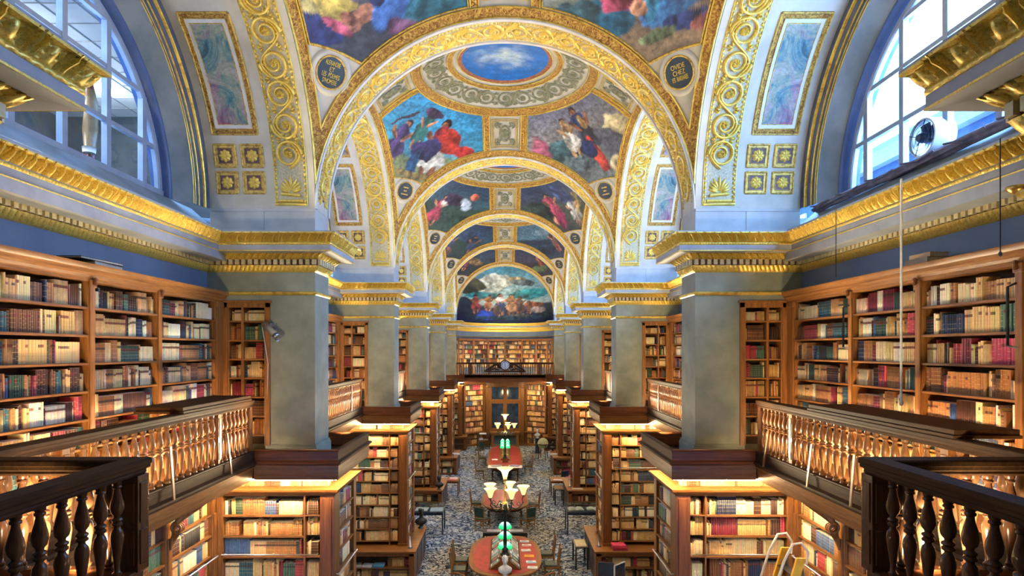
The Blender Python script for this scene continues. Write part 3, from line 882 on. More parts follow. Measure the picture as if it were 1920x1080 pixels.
def paint(X, Y, spec, seed):
    """X right, Y down, both 0..1; spec: sky, low sky, ground, horizon, list of strokes (x, y, rx, ry, angle, colour)"""
    nz = Noise2(seed)
    sky, low, gnd, hz, strokes = spec
    n = nz.fbm(X * 5, Y * 5) - .47
    t = np.clip(Y / hz, 0, 1)[..., None]
    C = np.array(lin(sky)) * (1 - t) + np.array(lin(low)) * t
    g = np.clip((Y - hz + n * .25) / .06, 0, 1)[..., None]
    C = C * (1 - g) + np.array(lin(gnd)) * g
    C = C * (1 + n[..., None] * 1.3)
    for k, (x, y, rx, ry, an, c) in enumerate(strokes):
        a = an * D2R; w = .16
        dx = X - x + (nz.fbm(X * 9 + k * 3.1, Y * 9) - .47) * rx * 1.0; dy = Y - y + (nz.fbm(X * 9, Y * 9 + k * 2.3) - .47) * ry * 1.0
        p = (dx * math.cos(a) + dy * math.sin(a)) / rx; q = (-dx * math.sin(a) + dy * math.cos(a)) / ry
        m = np.clip((1 - (p * p + q * q)) / w, 0, 1)[..., None]
        px = X * math.cos(a) + Y * math.sin(a); py = -X * math.sin(a) + Y * math.cos(a)
        fold = nz.fbm(px * 26 + 9 * k, py * 7 + k, 3) if rx * ry < .02 else nz.fbm(px * 14 + 5 * k, py * 8 + k, 4)
        side = np.clip(.5 - .45 * p - .25 * q, 0, 1)
        shade = np.clip(.22 + 1.5 * np.clip((fold - .22) / .5, 0, 1) * (.45 + .75 * side), .12, 1.7)[..., None]
        C = C * (1 - m) + np.array(lin(c)) * shade * m
    C = C * (.55 + 1.0 * np.clip((nz.fbm(X * 40, Y * 40, 2) - .1) / .6, 0, 1))[..., None]
    return np.clip(C * 1.05, 0, 1)
SK, SKD, WHT = '#b9805c', '#8f5a3e', '#d8d0c0'
def person(x, y, hgt, robe, skin=SK, lean=0, hair='#2a1c18', legs=None):
    """an unspecific draped figure"""
    u = hgt / 6.0
    L = [(x + lean * u * 1.0, y - 2.6 * u, .42 * u, .5 * u, 0, hair), (x + lean * u * .95, y - 2.35 * u, .36 * u, .42 * u, 0, skin), (x + lean * u * .5, y - 1.3 * u, .75 * u, 1.05 * u, lean * 18, robe),
         (x, y + .6 * u, .95 * u, 1.5 * u, -lean * 12, legs or robe), (x + .7 * u, y - 1.2 * u, .22 * u, .9 * u, 35, skin), (x - .65 * u, y - 1.0 * u, .22 * u, .85 * u, -30, skin), (x + .3 * u, y + 2.3 * u, .2 * u, .75 * u, 8, skin), (x - .35 * u, y + 2.3 * u, .2 * u, .75 * u, -10, skin)]
    return L
def scene_specs():
    S = []
    S.append(('#24506c', '#2f6a78', '#3a4048', .50, [(.30, .30, .25, .2, 0, '#7c8c6c'), (.75, .35, .2, .2, 0, '#2f5c70'), (.40, .68, .17, .15, 10, '#c4ae54'), (.12, .74, .11, .26, 8, '#2c8ca8'), (.22, .78, .04, .22, -14, '#4c4478'), (.16, .55, .10, .08, 0, '#d8563a'),
        (.46, .58, .12, .06, 12, '#8c7890'), (.58, .70, .05, .12, 25, '#c08468'), (.52, .76, .06, .04, 0, '#b07058'), (.36, .90, .15, .10, 0, '#27346c'), (.47, .83, .09, .035, 5, '#b8566c'), (.70, .60, .10, .14, 0, '#3c64a0'), (.86, .58, .11, .12, 0, '#2c6474'), (.78, .70, .07, .07, 0, '#74506c'), (.63, .56, .04, .08, 0, '#2c3a6c'), (.30, .80, .06, .05, 0, '#d0c078')]))
    S.append(('#5a7484', '#7c8478', '#7c6a54', .48, [(.80, .40, .2, .2, 0, '#a89c6c'), (.24, .63, .11, .12, 0, '#2c6c88'), (.82, .66, .14, .18, 0, '#b8a45c'), (.56, .67, .23, .14, 6, '#34689c'), (.66, .62, .10, .10, 0, '#2c4c88'), (.45, .66, .05, .11, 20, '#3c90b8'), (.33, .55, .13, .07, -6, '#b8506c'), (.38, .64, .055, .05, 30, '#d09878'), (.12, .56, .10, .10, 0, '#34545c'),
        (.74, .56, .05, .10, 0, '#8c8ca0'), (.92, .58, .09, .13, 0, '#8c6440'), (.78, .76, .028, .14, 14, '#2c3454'), (.86, .78, .025, .15, -4, '#2c3a5c'), (.92, .74, .05, .08, 0, '#6c3c58'), (.60, .83, .12, .06, 8, '#2a3c70'), (.68, .88, .07, .05, 0, '#a4645c'), (.45, .84, .12, .05, 0, '#6c7c58')]))
    S.append(('#2f86b4', '#3a8ea8', '#6d7a52', .62, person(.24, .62, .62, '#4a3a6a', SK, 0) + person(.42, .36, .55, '#2e6a66', SK) + [(.42, .14, .12, .07, 0, '#4a3a58')] + person(.64, .56, .82, '#8c2a34', SKD, 0, legs='#cdd0c4') + [(.74, .44, .13, .17, -20, '#c03a2c'), (.87, .52, .07, .09, 0, '#b8322e'), (.56, .58, .14, .2, 30, '#2a2a52'), (.48, .80, .06, .2, 0, '#1d4f78'), (.18, .30, .02, .16, 30, '#3a2c34'), (.60, .92, .3, .05, 0, '#7c6c3c')]))
    S.append(('#555a68', '#7a7468', '#5a6260', .55, [(.86, .50, .16, .2, 0, '#a89a70'), (.12, .52, .07, .24, -12, '#a0586a'), (.25, .55, .12, .2, 0, '#3a5a5e')] + person(.36, .40, .55, '#b08a5c', '#b08a5c', 0, legs='#c8c4b4') + person(.55, .38, .70, '#2a3c66', SKD, 0, legs='#3a3c48') + [(.56, .68, .055, .22, -14, '#c0402c'), (.58, .26, .04, .1, 0, '#c09a58'), (.50, .60, .09, .12, 0, '#1d2850'), (.74, .60, .10, .22, -18, '#4a4c54'), (.72, .84, .09, .09, 0, '#b0a27c'), (.34, .74, .14, .14, 20, '#566668')]))
    S.append(('#22344c', '#34545c', '#2a4034', .45, person(.35, .62, .62, '#c0505e', SK, .3) + [(.30, .72, .07, .2, 14, '#bc4658'), (.42, .46, .08, .07, 30, '#d8c8b4'), (.56, .36, .22, .12, 10, '#3a2c44'), (.74, .42, .07, .13, -30, '#a8b4bc'), (.82, .24, .06, .08, 0, '#b86048'), (.70, .75, .2, .14, 0, '#2c4a3c')]))
    S.append(('#24344c', '#3c4450', '#3a4238', .40, person(.36, .52, .62, '#a8485a', SK, -.2) + [(.40, .76, .08, .2, 0, '#7c2c44')] + person(.66, .66, .55, '#c4c0b0', SK, .3) + [(.62, .30, .10, .24, -30, '#3c4a6c'), (.80, .45, .03, .3, 25, '#a08c4c'), (.16, .55, .15, .2, 0, '#2c3a34')]))
    S.append(('#1c2f48', '#2a4450', '#22342c', .5, person(.30, .62, .5, '#3c4a5c') + [(.30, .84, .1, .12, 0, '#8c5c4c'), (.62, .40, .2, .16, 20, '#26384c'), (.7, .3, .1, .1, 0, '#2f4a66')] + person(.75, .6, .5, '#28384a', SKD)))
    S.append(('#3f5660', '#4a6a74', '#24303c', .42, person(.62, .55, .55, '#5c4038', SK) + [(.62, .72, .05, .16, 0, '#8c4c40'), (.30, .7, .25, .14, 0, '#243444'), (.5, .28, .3, .08, 0, '#5a7078')] + person(.8, .65, .4, '#3a3040', SKD)))
    S.append(('#263448', '#2f3f4c', '#222c30', .5, person(.45, .6, .5, '#6c3c44', SK, .5) + [(.6, .5, .2, .1, 15, '#8c7448'), (.3, .7, .14, .2, 0, '#2c3a44')]))
    S.append(('#2a3444', '#3a3c48', '#2a2830', .5, person(.5, .55, .5, '#8c4438', SK, -.3) + [(.4, .74, .2, .1, 0, '#4a5c3c'), (.72, .5, .1, .2, 20, '#6c3040')]))
    return S
SPECS = scene_specs()
CUTA = 2.72
def patch_coords(n, m, vin=.70, r0=2.50, e=INN - .015):
    """ruled patch of one corner scene in plan (first quadrant), s across, t outwards"""
    th0 = math.asin(vin / r0); s = np.linspace(0, 1, n); t = np.linspace(0, 1, m)
    th = th0 + (math.pi / 2 - 2 * th0) * s
    inn = np.stack([r0 * np.cos(th), r0 * np.sin(th)], 1)
    key = np.array([(e, vin), (e, CUTA), (CUTA, e), (vin, e)])
    ks = np.array([0, .36, .64, 1.0])
    out = np.stack([np.interp(s, ks, key[:, 0]), np.interp(s, ks, key[:, 1])], 1)
    return inn[:, None, :] * (1 - t)[None, :, None] + out[:, None, :] * t[None, :, None], s, t
def corner_scene(spec, seed, sx, sy, n=100, m=84):
    Q, s, t = patch_coords(n, m)
    # arc length outwards, so that the picture is not squeezed where the vault steepens
    P = sph(Q[..., 0], Q[..., 1], .003)
    S, T = np.meshgrid(s, t, indexing='ij')
    d = np.concatenate([np.zeros((n, 1)), np.cumsum(np.linalg.norm(np.diff(P, axis=1), axis=2), axis=1)], 1)
    Yd = d / d.max()
    Xd = S if (sx * sy) < 0 else 1 - S
    # seen from below with the vault's crown uppermost: on the left-hand far corner s runs right to left
    Xd = S if sx < 0 else 1 - S
    if sy < 0: Xd = 1 - Xd
    C = paint(Xd, Yd, spec, seed)
    P = P.copy(); P[..., 0] *= sx; P[..., 1] *= sy
    mb = MB(); mb.grid(P, col=C, flip=(sx * sy < 0)); return mb
def scene_frame(mb, sx, sy):
    Q, s, t = patch_coords(60, 30)
    def mp(u, v, hh):
        p = sph(u, v, hh); p[..., 0] *= sx; p[..., 1] *= sy; return p
    e = INN - .015
    for pts in (Q[:, 0], Q[0], Q[-1]): ridge(mb, pts, .016, .03, mp)
    for a, b in (((e, .70), (e, CUTA)), ((e, CUTA), (CUTA, e)), ((CUTA, e), (.70, e))): ridge(mb, line_pts(a, b, 24), .014, .03, mp)
mb = MB()
for sx in (-1, 1):
    for sy in (-1, 1): scene_frame(mb, sx, sy)
mb.build('scene_frame', M['gold_soft'], vault, smooth=True)
# the sky oval
t_ = np.linspace(0, 1.155, 22); th = np.linspace(0, 2 * math.pi, 72, endpoint=False)
TT, HH = np.meshgrid(t_, th, indexing='ij')
nz = Noise2(77); ux, uy = TT * np.cos(HH), TT * np.sin(HH)
cl = np.clip((.95 - np.sqrt((ux / 1.0) ** 2 + (uy / .75) ** 2) + (nz.fbm(ux * 3 + 20, uy * 5 + 20) - .47) * 1.3) / 1.1, 0, 1)[..., None] ** 1.3
C = np.array(lin('#0f62a4')) * (1 - cl) + np.array(lin('#b9c6b4')) * cl
C = C * (.6 + .85 * nz.fbm(ux * 5, uy * 9))[..., None]
mb = MB(); mb.grid(sph(ux, uy, .004), closed_v=True, col=np.clip(C, 0, 1)); mb.build('sky_oval', M['painting'], vault, smooth=True)

# ------------------------------------------------------------------ distribute the bays and piers
CH = {}
for o in bpy.data.objects:
    if o.parent is not None: CH.setdefault(o.parent.name, []).append(o)
ordp = ['nearest to the camera, mostly out of frame', 'first in full view', 'second in full view', 'third in full view', 'fourth in full view', 'farthest, beside the apse']
for k in range(6):
    for s in (1, -1):
        lb = 'grey stone pier with gilded capital on the %s, %s' % (SIDE[s], ordp[k])
        if k == 0 and s == 1: pillar.location = (0, pcy(0), 0); pillar['label'] = lb
        else: copy_tree(pillar, lb, (0, pcy(k), 0), mirror=(s < 0), chmap=CH)
    lb = ['gilded scrollwork arch above the camera, out of frame', 'large gilded scrollwork arch nearest the camera, spanning the nave', 'second gilded scrollwork arch along the nave', 'third gilded scrollwork arch along the nave',
          'fourth gilded scrollwork arch along the nave', 'gilded arch framing the half-dome painting at the far end'][k]
    if k == 0: arch.location = (0, pcy(0), 0); arch['label'] = lb
    else: copy_tree(arch, lb, (0, pcy(k), 0), chmap=CH)
wn = 0
for k in range(NB):
    for s in (1, -1):
        first = (k == 0 and s == 1)
        for root, lb in ((sarch, 'painted and gilded arch over the %s window in the %s bay' % (SIDE[s], BAYW[k])), (win, 'half-round lunette window with blue-grey glazing bars, %s side, %s bay' % (SIDE[s], BAYW[k])),
                         (wc, 'gilded cornice with dentils along the %s wall, %s bay' % (SIDE[s], BAYW[k]))):
            if first: root.location = (0, bc(k), 0); root['label'] = lb
            else:
                r = copy_tree(root, lb, (0, bc(k), 0), mirror=(s < 0), chmap=CH)
                if root is win: r.name = 'window_%d' % (k * 2 + (1 if s > 0 else 2))
                if root is wc: r.name = 'trim_%d' % (k * 2 + (1 if s > 0 else 2))
    lb = 'sail vault with blue sky oval and painted corner scenes, %s bay' % BAYW[k]
    if k == 0: v = vault; v.location = (0, bc(k), 0); v['label'] = lb
    else: v = copy_tree(vault, lb, (0, bc(k), 0), chmap=CH)
    for sx in (-1, 1):
        spec = SPECS[2 * k + (0 if sx < 0 else 1)]
        for sy in (1, -1):
            fine = (100, 84) if k < 2 else (60, 50)
            if sy < 0: fine = (30, 26)
            corner_scene(spec, 10 + 2 * k + sx, sx, sy, *fine).build('corner_scene', M['painting'], v, smooth=True)
    # lettering on the roundels
    for (sx, sy), (P, N, up, rt) in RND.items():
        if sy < 0: continue
        if k == 0:
            lines = ['ALEXANDRE', 'ET', 'LES  POEMES', "D'HOMERE"] if sx < 0 else ['OVIDE', 'CHEZ', 'LES  BARBARES']
            for i, tx in enumerate(lines):
                c = bpy.data.curves.new('lettering', 'FONT'); c.body = tx; c.align_x = 'CENTER'; c.align_y = 'CENTER'; c.size = .112; c.extrude = .003
                c.materials.append(M['gold_line'])
                o = bpy.data.objects.new('lettering', c); COL.objects.link(o); o.parent = v
                q = P + N * .018 + up * (((len(lines) - 1) / 2 - i) * .105)
                Mx = Matrix((rt, up, N)).transposed().to_4x4(); Mx.translation = q; yo = abs((len(lines) - 1) / 2 - i) * .105 + .04
                fx = min(.85, 2 * math.sqrt(.255 ** 2 - yo ** 2) * .95 / (len(tx) * .64 * .112))
                Mx = Mx @ Matrix.Diagonal((fx, 1.05, 1, 1))
                o.matrix_local = Mx
        else:
            mb = MB()
            for i, w in enumerate((.10, .06, .13)):
                q = P + N * .016 + up * ((1 - i) * .11)
                mb.quad(q - rt * w - up * .018, q + rt * w - up * .018, q + rt * w + up * .018, q - rt * w + up * .018)
            mb.build('faded_gilt_line', M['gold_soft'], v)

# ------------------------------------------------------------------ the two apses
def apse(y0, sgn, spec, name, lbl, fine):
    root = thing(name, lbl, 'apse', (0, y0, 0), kind='structure')
    n, m = fine
    az = np.linspace(0, math.pi, n); 
    zz = np.concatenate([np.linspace(9.47, ZS, 6)[:-1], ZS + R * np.sin(np.linspace(0, math.pi / 2, m))])
    rr = np.concatenate([np.full(5, R), R * np.cos(np.linspace(0, math.pi / 2, m))])
    A, Z = np.meshgrid(az, zz, indexing='ij'); RR = np.broadcast_to(rr, A.shape)
    P = np.stack([RR * np.cos(A), sgn * RR * np.sin(A), Z], -1)
    # picture coordinates: across by azimuth, down from the crown
    x = np.clip(.5 + .5 * P[..., 0] / R * .98, 0, 1); y = np.clip(1 - (Z - 9.47) / (ZS + R - 9.47), 0, 1)
    C = paint(x, y, spec, 5)
    mb = MB(); mb.grid(P, col=C, flip=sgn > 0); mb.build('half_dome_painting', M['painting'], root, smooth=True)
    mb = MB(); mb.grid(np.array([[(R * math.cos(a), sgn * R * math.sin(a), z) for z in (0.0, 9.0)] for a in np.linspace(0, math.pi, 33)])); mb.build('curved_wall', M['wall'], root, smooth=True)
    for prof, mm, nm in (([(0, 8.80), (.05, 8.85), (.06, 8.95), (.14, 9.02), (.20, 9.10), (.20, 9.13)], 'gold', 'gilded_moulding'), ([(.20, 9.13), (.40, 9.13), (.41, 9.24), (.40, 9.25)], 'fascia', 'fascia'),
                         ([(.40, 9.25), (.43, 9.28), (.46, 9.36), (.52, 9.43), (.53, 9.47), (0, 9.49)], 'gold', 'gilded_moulding'), ([(0, 8.36), (.05, 8.39), (0, 8.43)], 'gold_line', 'astragal')):
        mb = MB(); mb.grid(np.array([[((R - d) * math.cos(a), sgn * (R - d) * math.sin(a), z) for d, z in prof] for a in np.linspace(0, math.pi, 41)])); mb.build(nm, M[mm], root, angle=40)
    return root
AP = ('#3f8fae', '#9fb9b4', '#141f3c', .62, [(.36, .22, .26, .12, -8, '#c3ccc4'), (.30, .32, .2, .08, 0, '#b8c4bc'), (.62, .20, .10, .06, 10, '#c8b890'), (.70, .25, .13, .05, 20, '#5c6a72'), (.20, .30, .12, .10, -30, '#4a5040'), (.14, .42, .08, .1, 0, '#3a4438'),
      (.55, .42, .12, .10, -20, '#8ab0b4'), (.75, .45, .22, .10, 0, '#2a8a94'), (.30, .48, .22, .08, 0, '#2a7c88'), (.10, .70, .12, .2, 0, '#1c2c3c'), (.90, .75, .10, .18, 0, '#243c44')]
      + person(.19, .64, .34, '#8c3c34', SK) + person(.32, .62, .32, '#a86c3a', SK, .2) + person(.45, .64, .42, '#c8ccd0', SK, 0, legs='#27406c') + person(.57, .64, .40, '#a8784c', SK, 0, legs='#b88a60') + person(.66, .66, .34, '#5c4440', SKD) + person(.76, .70, .26, '#6c5040', SK)
      + [(.80, .64, .09, .06, 0, '#94583c'), (.84, .74, .08, .05, 0, '#a89890'), (.30, .84, .14, .12, 0, '#1c3c9c'), (.55, .88, .4, .04, 0, '#24404c'), (.66, .84, .12, .03, 0, '#6c6c64'), (.40, .74, .05, .1, 0, '#7c5c50')])
apse(pn(5) + PD, 1, AP, 'wall_apse', 'curved apse at the far end with a half-dome landscape painting', (110, 70))
apse(PN0, -1, AP, 'wall_camera_apse', 'curved apse behind the camera', (40, 24))
# ------------------------------------------------------------------ book rows
PAL = [('tan', '#cba062', 5), ('tan', '#d8b478', 5), ('cream', '#e2cb9a', 4), ('cream', '#e9dcb8', 1.6), ('brown', '#a06c3a', 4), ('brown', '#6e4526', 3), ('dark brown', '#46291a', 2.2), ('dark green', '#2d4a3a', 1.5),
       ('green', '#4a6a52', 1.0), ('teal', '#2f5a60', .9), ('navy', '#27334f', 1.3), ('blue', '#3c5a82', .8), ('dark red', '#7a2430', 1.5), ('red', '#a63840', 1.2), ('crimson', '#b23a58', .6), ('black', '#22201f', .9)]
PALW = [p[2] for p in PAL]
BOOKS = []            # every book: dict-like tuple
rngb = random.Random(42)
def book_row(P0, a, o, L, H, D=.22, info=None, fill=.985, thick=(.022, .048), pal=None, hmin=.66, inset=.025):
    """one shelf of upright books; P0 the left end of the shelf front, a along the shelf, o outwards"""
    t = .004; P0 = Vector(P0); a = Vector(a); o = Vector(o); idx = 0
    while t < L * fill - .03:
        n = rngb.choice((1, 1, 1, 1, 2, 2, 3, 4, 5, 6, 9, 13))
        c = rngb.choices(pal or PAL, weights=[p[2] for p in (pal or PAL)])[0]
        bh = H * rngb.uniform(hmin, .95); bw = rngb.uniform(*thick); bd = D * rngb.uniform(.75, 1); ins = inset + rngb.uniform(0, .025)
        if rngb.random() < .05: t += rngb.uniform(.02, .09)
        rnd = rngb.random()
        for i in range(n):
            w = bw * rngb.uniform(.93, 1.07) if n > 2 else bw * rngb.uniform(.75, 1.25)
            if t + w > L: break
            hh = bh * (rngb.uniform(.985, 1.0) if n > 2 else rngb.uniform(.85, 1.02)); hh = min(hh, H * .97)
            lc = [v * rngb.uniform(.86, 1.14) for v in lin(c[1])]
            idx += 1
            BOOKS.append((P0 + a * t - o * (ins + rngb.uniform(0, .006)), a, o, w - .0015, hh, bd, tuple(lc), rnd if n > 2 else rngb.random(), info, c[0], idx))
            t += w
    return idx

# ------------------------------------------------------------------ gallery bookcase (bay-local, right side)
SHZ = [7.87 - .365 * i for i in range(7)]
gcase = thing('gallery_bookcase', '', 'bookcase', group=None)
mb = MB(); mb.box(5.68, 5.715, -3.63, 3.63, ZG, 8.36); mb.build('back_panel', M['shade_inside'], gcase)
YP = [-3.50, -1.54, 0, 1.54, 3.50]
for y in YP:
    w = .055 if abs(y) < 3 else .14
    mb = MB(); mb.box(5.42, 5.68, y - w, y + w, ZG, 8.22)
    mb.box(5.395, 5.42, y - w * .82, y + w * .82, ZG + .16, 8.16); mb.box(5.385, 5.42, y - w * 1.05, y + w * 1.05, ZG, ZG + .16)
    mb.box(5.38, 5.42, y - w * 1.05, y + w * 1.05, 8.12, 8.22)
    mb.build('post', M['wood'], gcase, bevel=.006)
for j in range(4):
    y0, y1 = YP[j] + (.14 if j == 0 else .055), YP[j + 1] - (.14 if j == 3 else .055)
    for z in SHZ:
        mb = MB(); mb.box(5.425, 5.68, y0, y1, z - .032, z); mb.box(5.418, 5.43, y0, y1, z - .026, z - .006); mb.build('shelf', M['wood_y'], gcase)
mb = MB()
prof = [(5.70, 8.20), (5.41, 8.20), (5.405, 8.235), (5.39, 8.245), (5.375, 8.28), (5.345, 8.305), (5.34, 8.33), (5.31, 8.345), (5.285, 8.385), (5.28, 8.41), (5.70, 8.415)]
mb.grid(np.array([[(x, y, z) for x, z in prof] for y in (-3.645, 3.645)])); mb.build('cornice', M['wood_y'], gcase, angle=25)
mb = MB(); mb.box(5.40, 5.68, -3.63, 3.63, ZG, 5.64); mb.build('plinth', M['wood_y'], gcase)
for y in YP[1:4]:
    mb = MB(); mb.lathe([(.012, -.05), (.03, -.03), (.018, 0), (.03, .03), (.012, .05)], (5.36, y, 8.20), 8); mb.build('finial', M['red_z'], gcase, smooth=True)

# ------------------------------------------------------------------ small recessed bookcase on the near face of a pier (pier-local)
ncase = thing('niche_bookcase', '', 'bookcase')
y0 = -h - .03
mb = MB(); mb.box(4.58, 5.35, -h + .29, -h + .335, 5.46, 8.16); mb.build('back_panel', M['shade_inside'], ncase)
mb = MB()
mb.box(4.50, 4.60, y0, -h + .0, 5.46, 8.22); mb.box(5.32, 5.44, y0, -h, 5.46, 8.22); mb.box(4.50, 5.44, y0, -h, 8.12, 8.24); mb.box(4.47, 5.46, y0 - .025, -h, 8.21, 8.255)
mb.box(4.60, 4.625, -h, -h + .29, 5.46, 8.12); mb.box(5.30, 5.325, -h, -h + .29, 5.46, 8.12)
mb.build('surround', M['wood'], ncase, bevel=.006)
mb = MB(); mb.box(5.02, 5.065, -h - .005, -h + .29, 5.46, 8.12); mb.build('post', M['wood'], ncase)
for z in SHZ:
    for x0_, x1_ in ((4.62, 5.02), (5.065, 5.30)):
        mb = MB(); mb.box(x0_, x1_, -h + .005, -h + .29, z - .03, z); mb.build('shelf', M['wood_x'], ncase)

# ------------------------------------------------------------------ gallery walkway (bay-local) and pier platform (pier-local)
walk = thing('floor_gallery', '', 'gallery floor', kind='structure')
yb = BAY / 2 - 1.2
mb = MB(); mb.box(4.56, 5.72, -yb, yb, 5.0, ZG); mb.build('gallery_slab', M['wood_y'], walk)
mb = MB()
fp = [(4.70, 5.50), (4.48, 5.50), (4.475, 5.485), (4.49, 5.47), (4.49, 5.33), (4.47, 5.32), (4.43, 5.305), (4.425, 5.275), (4.47, 5.25), (4.475, 5.225)]
mb.grid(np.array([[(x, y, z) for x, z in fp] for y in (-yb, yb)])); mb.build('fascia_moulding', M['rail_y'], walk, angle=25)
mb = MB(); mb.grid(np.array([[(x, y, z) for x, z in [(4.475, 5.225), (4.50, 5.22), (4.54, 4.97), (4.60, 4.955), (5.6, 4.955)]] for y in (-yb, yb)])); mb.build('fascia_board', M['wood_y'], walk, angle=25)

tray = thing('platform', '', 'platform', kind='structure')
TX, TY = 2.99, 1.20
mb = MB(); mb.box(3.05, 5.715, -TY + .06, TY - .06, 4.98, 5.20); mb.build('platform_floor', M['dark_y'], tray)
fp2 = [(-.075, 5.25), (-.075, 5.50), (-.07, 5.515), (.012, 5.515), (.018, 5.50), (0, 5.485), (0, 5.33), (.018, 5.32), (.055, 5.305), (.06, 5.275), (.02, 5.255), (.015, 5.235)]
fp3 = [(.015, 5.235), (.005, 5.23), (0, 5.0), (-.012, 4.975), (-.30, 4.972)]
path = [(4.5, -TY, 0, -1), (TX, -TY, -1, -1), (TX, TY, -1, 1), (4.5, TY, 0, 1)]
for prof, nm, m in ((fp2, 'rim', 'red_x'), (fp3, 'lower_board', 'wood_x')):
    for i in range(3):
        mb = MB(); mb.grid(np.array([[(p[0] + p[2] * d, p[1] + p[3] * d, z) for d, z in prof] for p in path[i:i + 2]]))
        mb.build(nm, M[m] if i != 1 else M['dark_y' if nm == 'rim' else 'wood_y'], tray, angle=25)
mb = MB(); mb.box(3.12, 5.3, -TY + .10, -TY + .13, 4.945, 4.965); mb.box(3.06, 3.09, -TY + .14, TY - .14, 4.945, 4.965); mb.build('light_strip', M['led_case'], tray)

# ------------------------------------------------------------------ tall double-sided pier case with its counter (pier-local)
pcase = thing('pier_bookcase', '', 'bookcase')
CX0, CY0 = 3.17, .815
CZ = [4.62 - .385 * i for i in range(10)]
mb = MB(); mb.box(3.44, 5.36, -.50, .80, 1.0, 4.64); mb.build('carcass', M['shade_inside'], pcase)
mb = MB(); mb.box(CX0, 3.44, -CY0, -.45, 1.0, 4.64); mb.box(CX0 + .05, 3.40, -CY0 - .02, -CY0, 1.16, 4.55); mb.box(CX0 - .025, 3.46, -CY0 - .03, -.45, 1.0, 1.08); mb.build('corner_post', M['red_z'], pcase, bevel=.008)
mb = MB(); mb.box(CX0, 3.44, .62, CY0, 1.0, 4.64); mb.build('corner_post', M['wood'], pcase, bevel=.008)
mb = MB(); mb.box(5.24, 5.36, -CY0, -.5, 1.0, 4.64); mb.build('end_post', M['wood'], pcase, bevel=.006)
mb = MB(); mb.box(3.715, 3.745, -CY0 + .01, -.5, 1.0, 4.64); mb.build('divider', M['wood'], pcase)
for z in CZ:
    mb = MB(); mb.box(3.745, 5.24, -CY0 + .01, -.5, z - .03, z); mb.build('shelf', M['wood_x'], pcase)
    mb = MB(); mb.box(CX0 + .01, 3.44, -.45, .62, z - .03, z); mb.build('side_shelf', M['wood_y'], pcase)
for z in CZ[1::2]:
    mb = MB(); mb.box(3.44, 3.715, -CY0 + .02, -.5, z - .02, z); mb.build('narrow_shelf', M['wood_x'], pcase)
mb = MB()
cp = [(0, 4.60), (.02, 4.61), (.03, 4.64), (.06, 4.66), (.085, 4.70), (.09, 4.73), (-.3, 4.74)]
pth = [(5.36, -CY0, 0, -1), (CX0, -CY0, -1, -1), (CX0, CY0, -1, 1), (5.36, CY0, 0, 1)]
for i in range(3): mb.grid(np.array([[(p[0] + p[2] * d, p[1] + p[3] * d, z) for d, z in cp] for p in pth[i:i + 2]]))
mb.box(3.3, 5.36, -.7, .7, 4.62, 4.738)
mb.build('cornice', M['wood_x'], pcase, angle=25)
mb = MB(); mb.tube([(3.46, -.86, 3.52), (5.24, -.86, 3.52)], .014, 8)
for x in (3.48, 4.3, 5.2): mb.tube([(x, -.86, 3.52), (x, -.80, 3.52)], .01, 6)
mb.tube([(3.12, -.7, 3.10), (3.12, .7, 3.10)], .014, 8)
for y in (-.68, .68): mb.tube([(3.12, y, 3.10), (3.18, y, 3.10)], .01, 6)
mb.build('ladder_rail', M['steel'], pcase, smooth=True)
# counter base
mb = MB(); mb.box(2.80, 5.36, -1.40, 1.40, .955, 1.0); mb.box(2.83, 5.36, -1.37, 1.37, .925, .955); mb.build('counter_top', M['wood_x'], pcase, bevel=.008)
mb = MB(); mb.box(2.88, 5.36, -.95, 1.34, .08, .925); mb.build('base_carcass', M['shade_inside'], pcase)
mb = MB(); mb.box(2.86, 3.02, -1.36, -.95, 0, .925); mb.box(5.24, 5.36, -1.36, -.95, 0, .925); mb.box(2.86, 5.3, -1.36, -.95, 0, .07); mb.box(2.86, 5.3, -1.36, -1.33, .84, .925)
mb.box(2.85, 2.88, -1.36, 1.36, 0, .10); mb.box(2.85, 2.88, -1.36, 1.36, .85, .925)
for y in (-1.30, -.45, .40, 1.30): mb.box(2.85, 2.88, y - .05, y + .05, .1, .85)
mb.build('base_frame', M['red_z'], pcase, bevel=.006)
mb = MB(); mb.box(2.865, 2.88, -1.3, 1.3, .1, .85); mb.build('base_panel', M['navy'], pcase)
mb = MB(); mb.box(3.02, 5.24, -1.33, -.95, .44, .465); mb.build('base_shelf', M['wood_x'], pcase)

# ------------------------------------------------------------------ lower wall bookcase under the gallery (bay-local)
lcase = thing('wall_bookcase', '', 'bookcase')
yl = BAY / 2 - CY0 - .02
LYP = [-yl + .06, -1.70, 0, 1.70, yl - .06]
LZ = [.45 + .385 * i for i in range(12)]
mb = MB(); mb.box(5.68, 5.715, -yl, yl, 0, 4.94); mb.build('back_panel', M['shade_inside'], lcase)
for y in LYP:
    w = .07
    mb = MB(); mb.box(5.36, 5.68, y - w, y + w, 0, 4.94); mb.box(5.33, 5.36, y - w * .7, y + w * .7, .2, 4.3); mb.build('post', M['wood'], lcase, bevel=.006)
for j in range(4):
    for z in LZ:
        mb = MB(); mb.box(5.375, 5.68, LYP[j] + .07, LYP[j + 1] - .07, z - .032, z); mb.build('shelf', M['wood_y'], lcase)
mb = MB(); mb.box(5.35, 5.68, -yl, yl, 0, .42); mb.build('plinth', M['wood_y'], lcase)
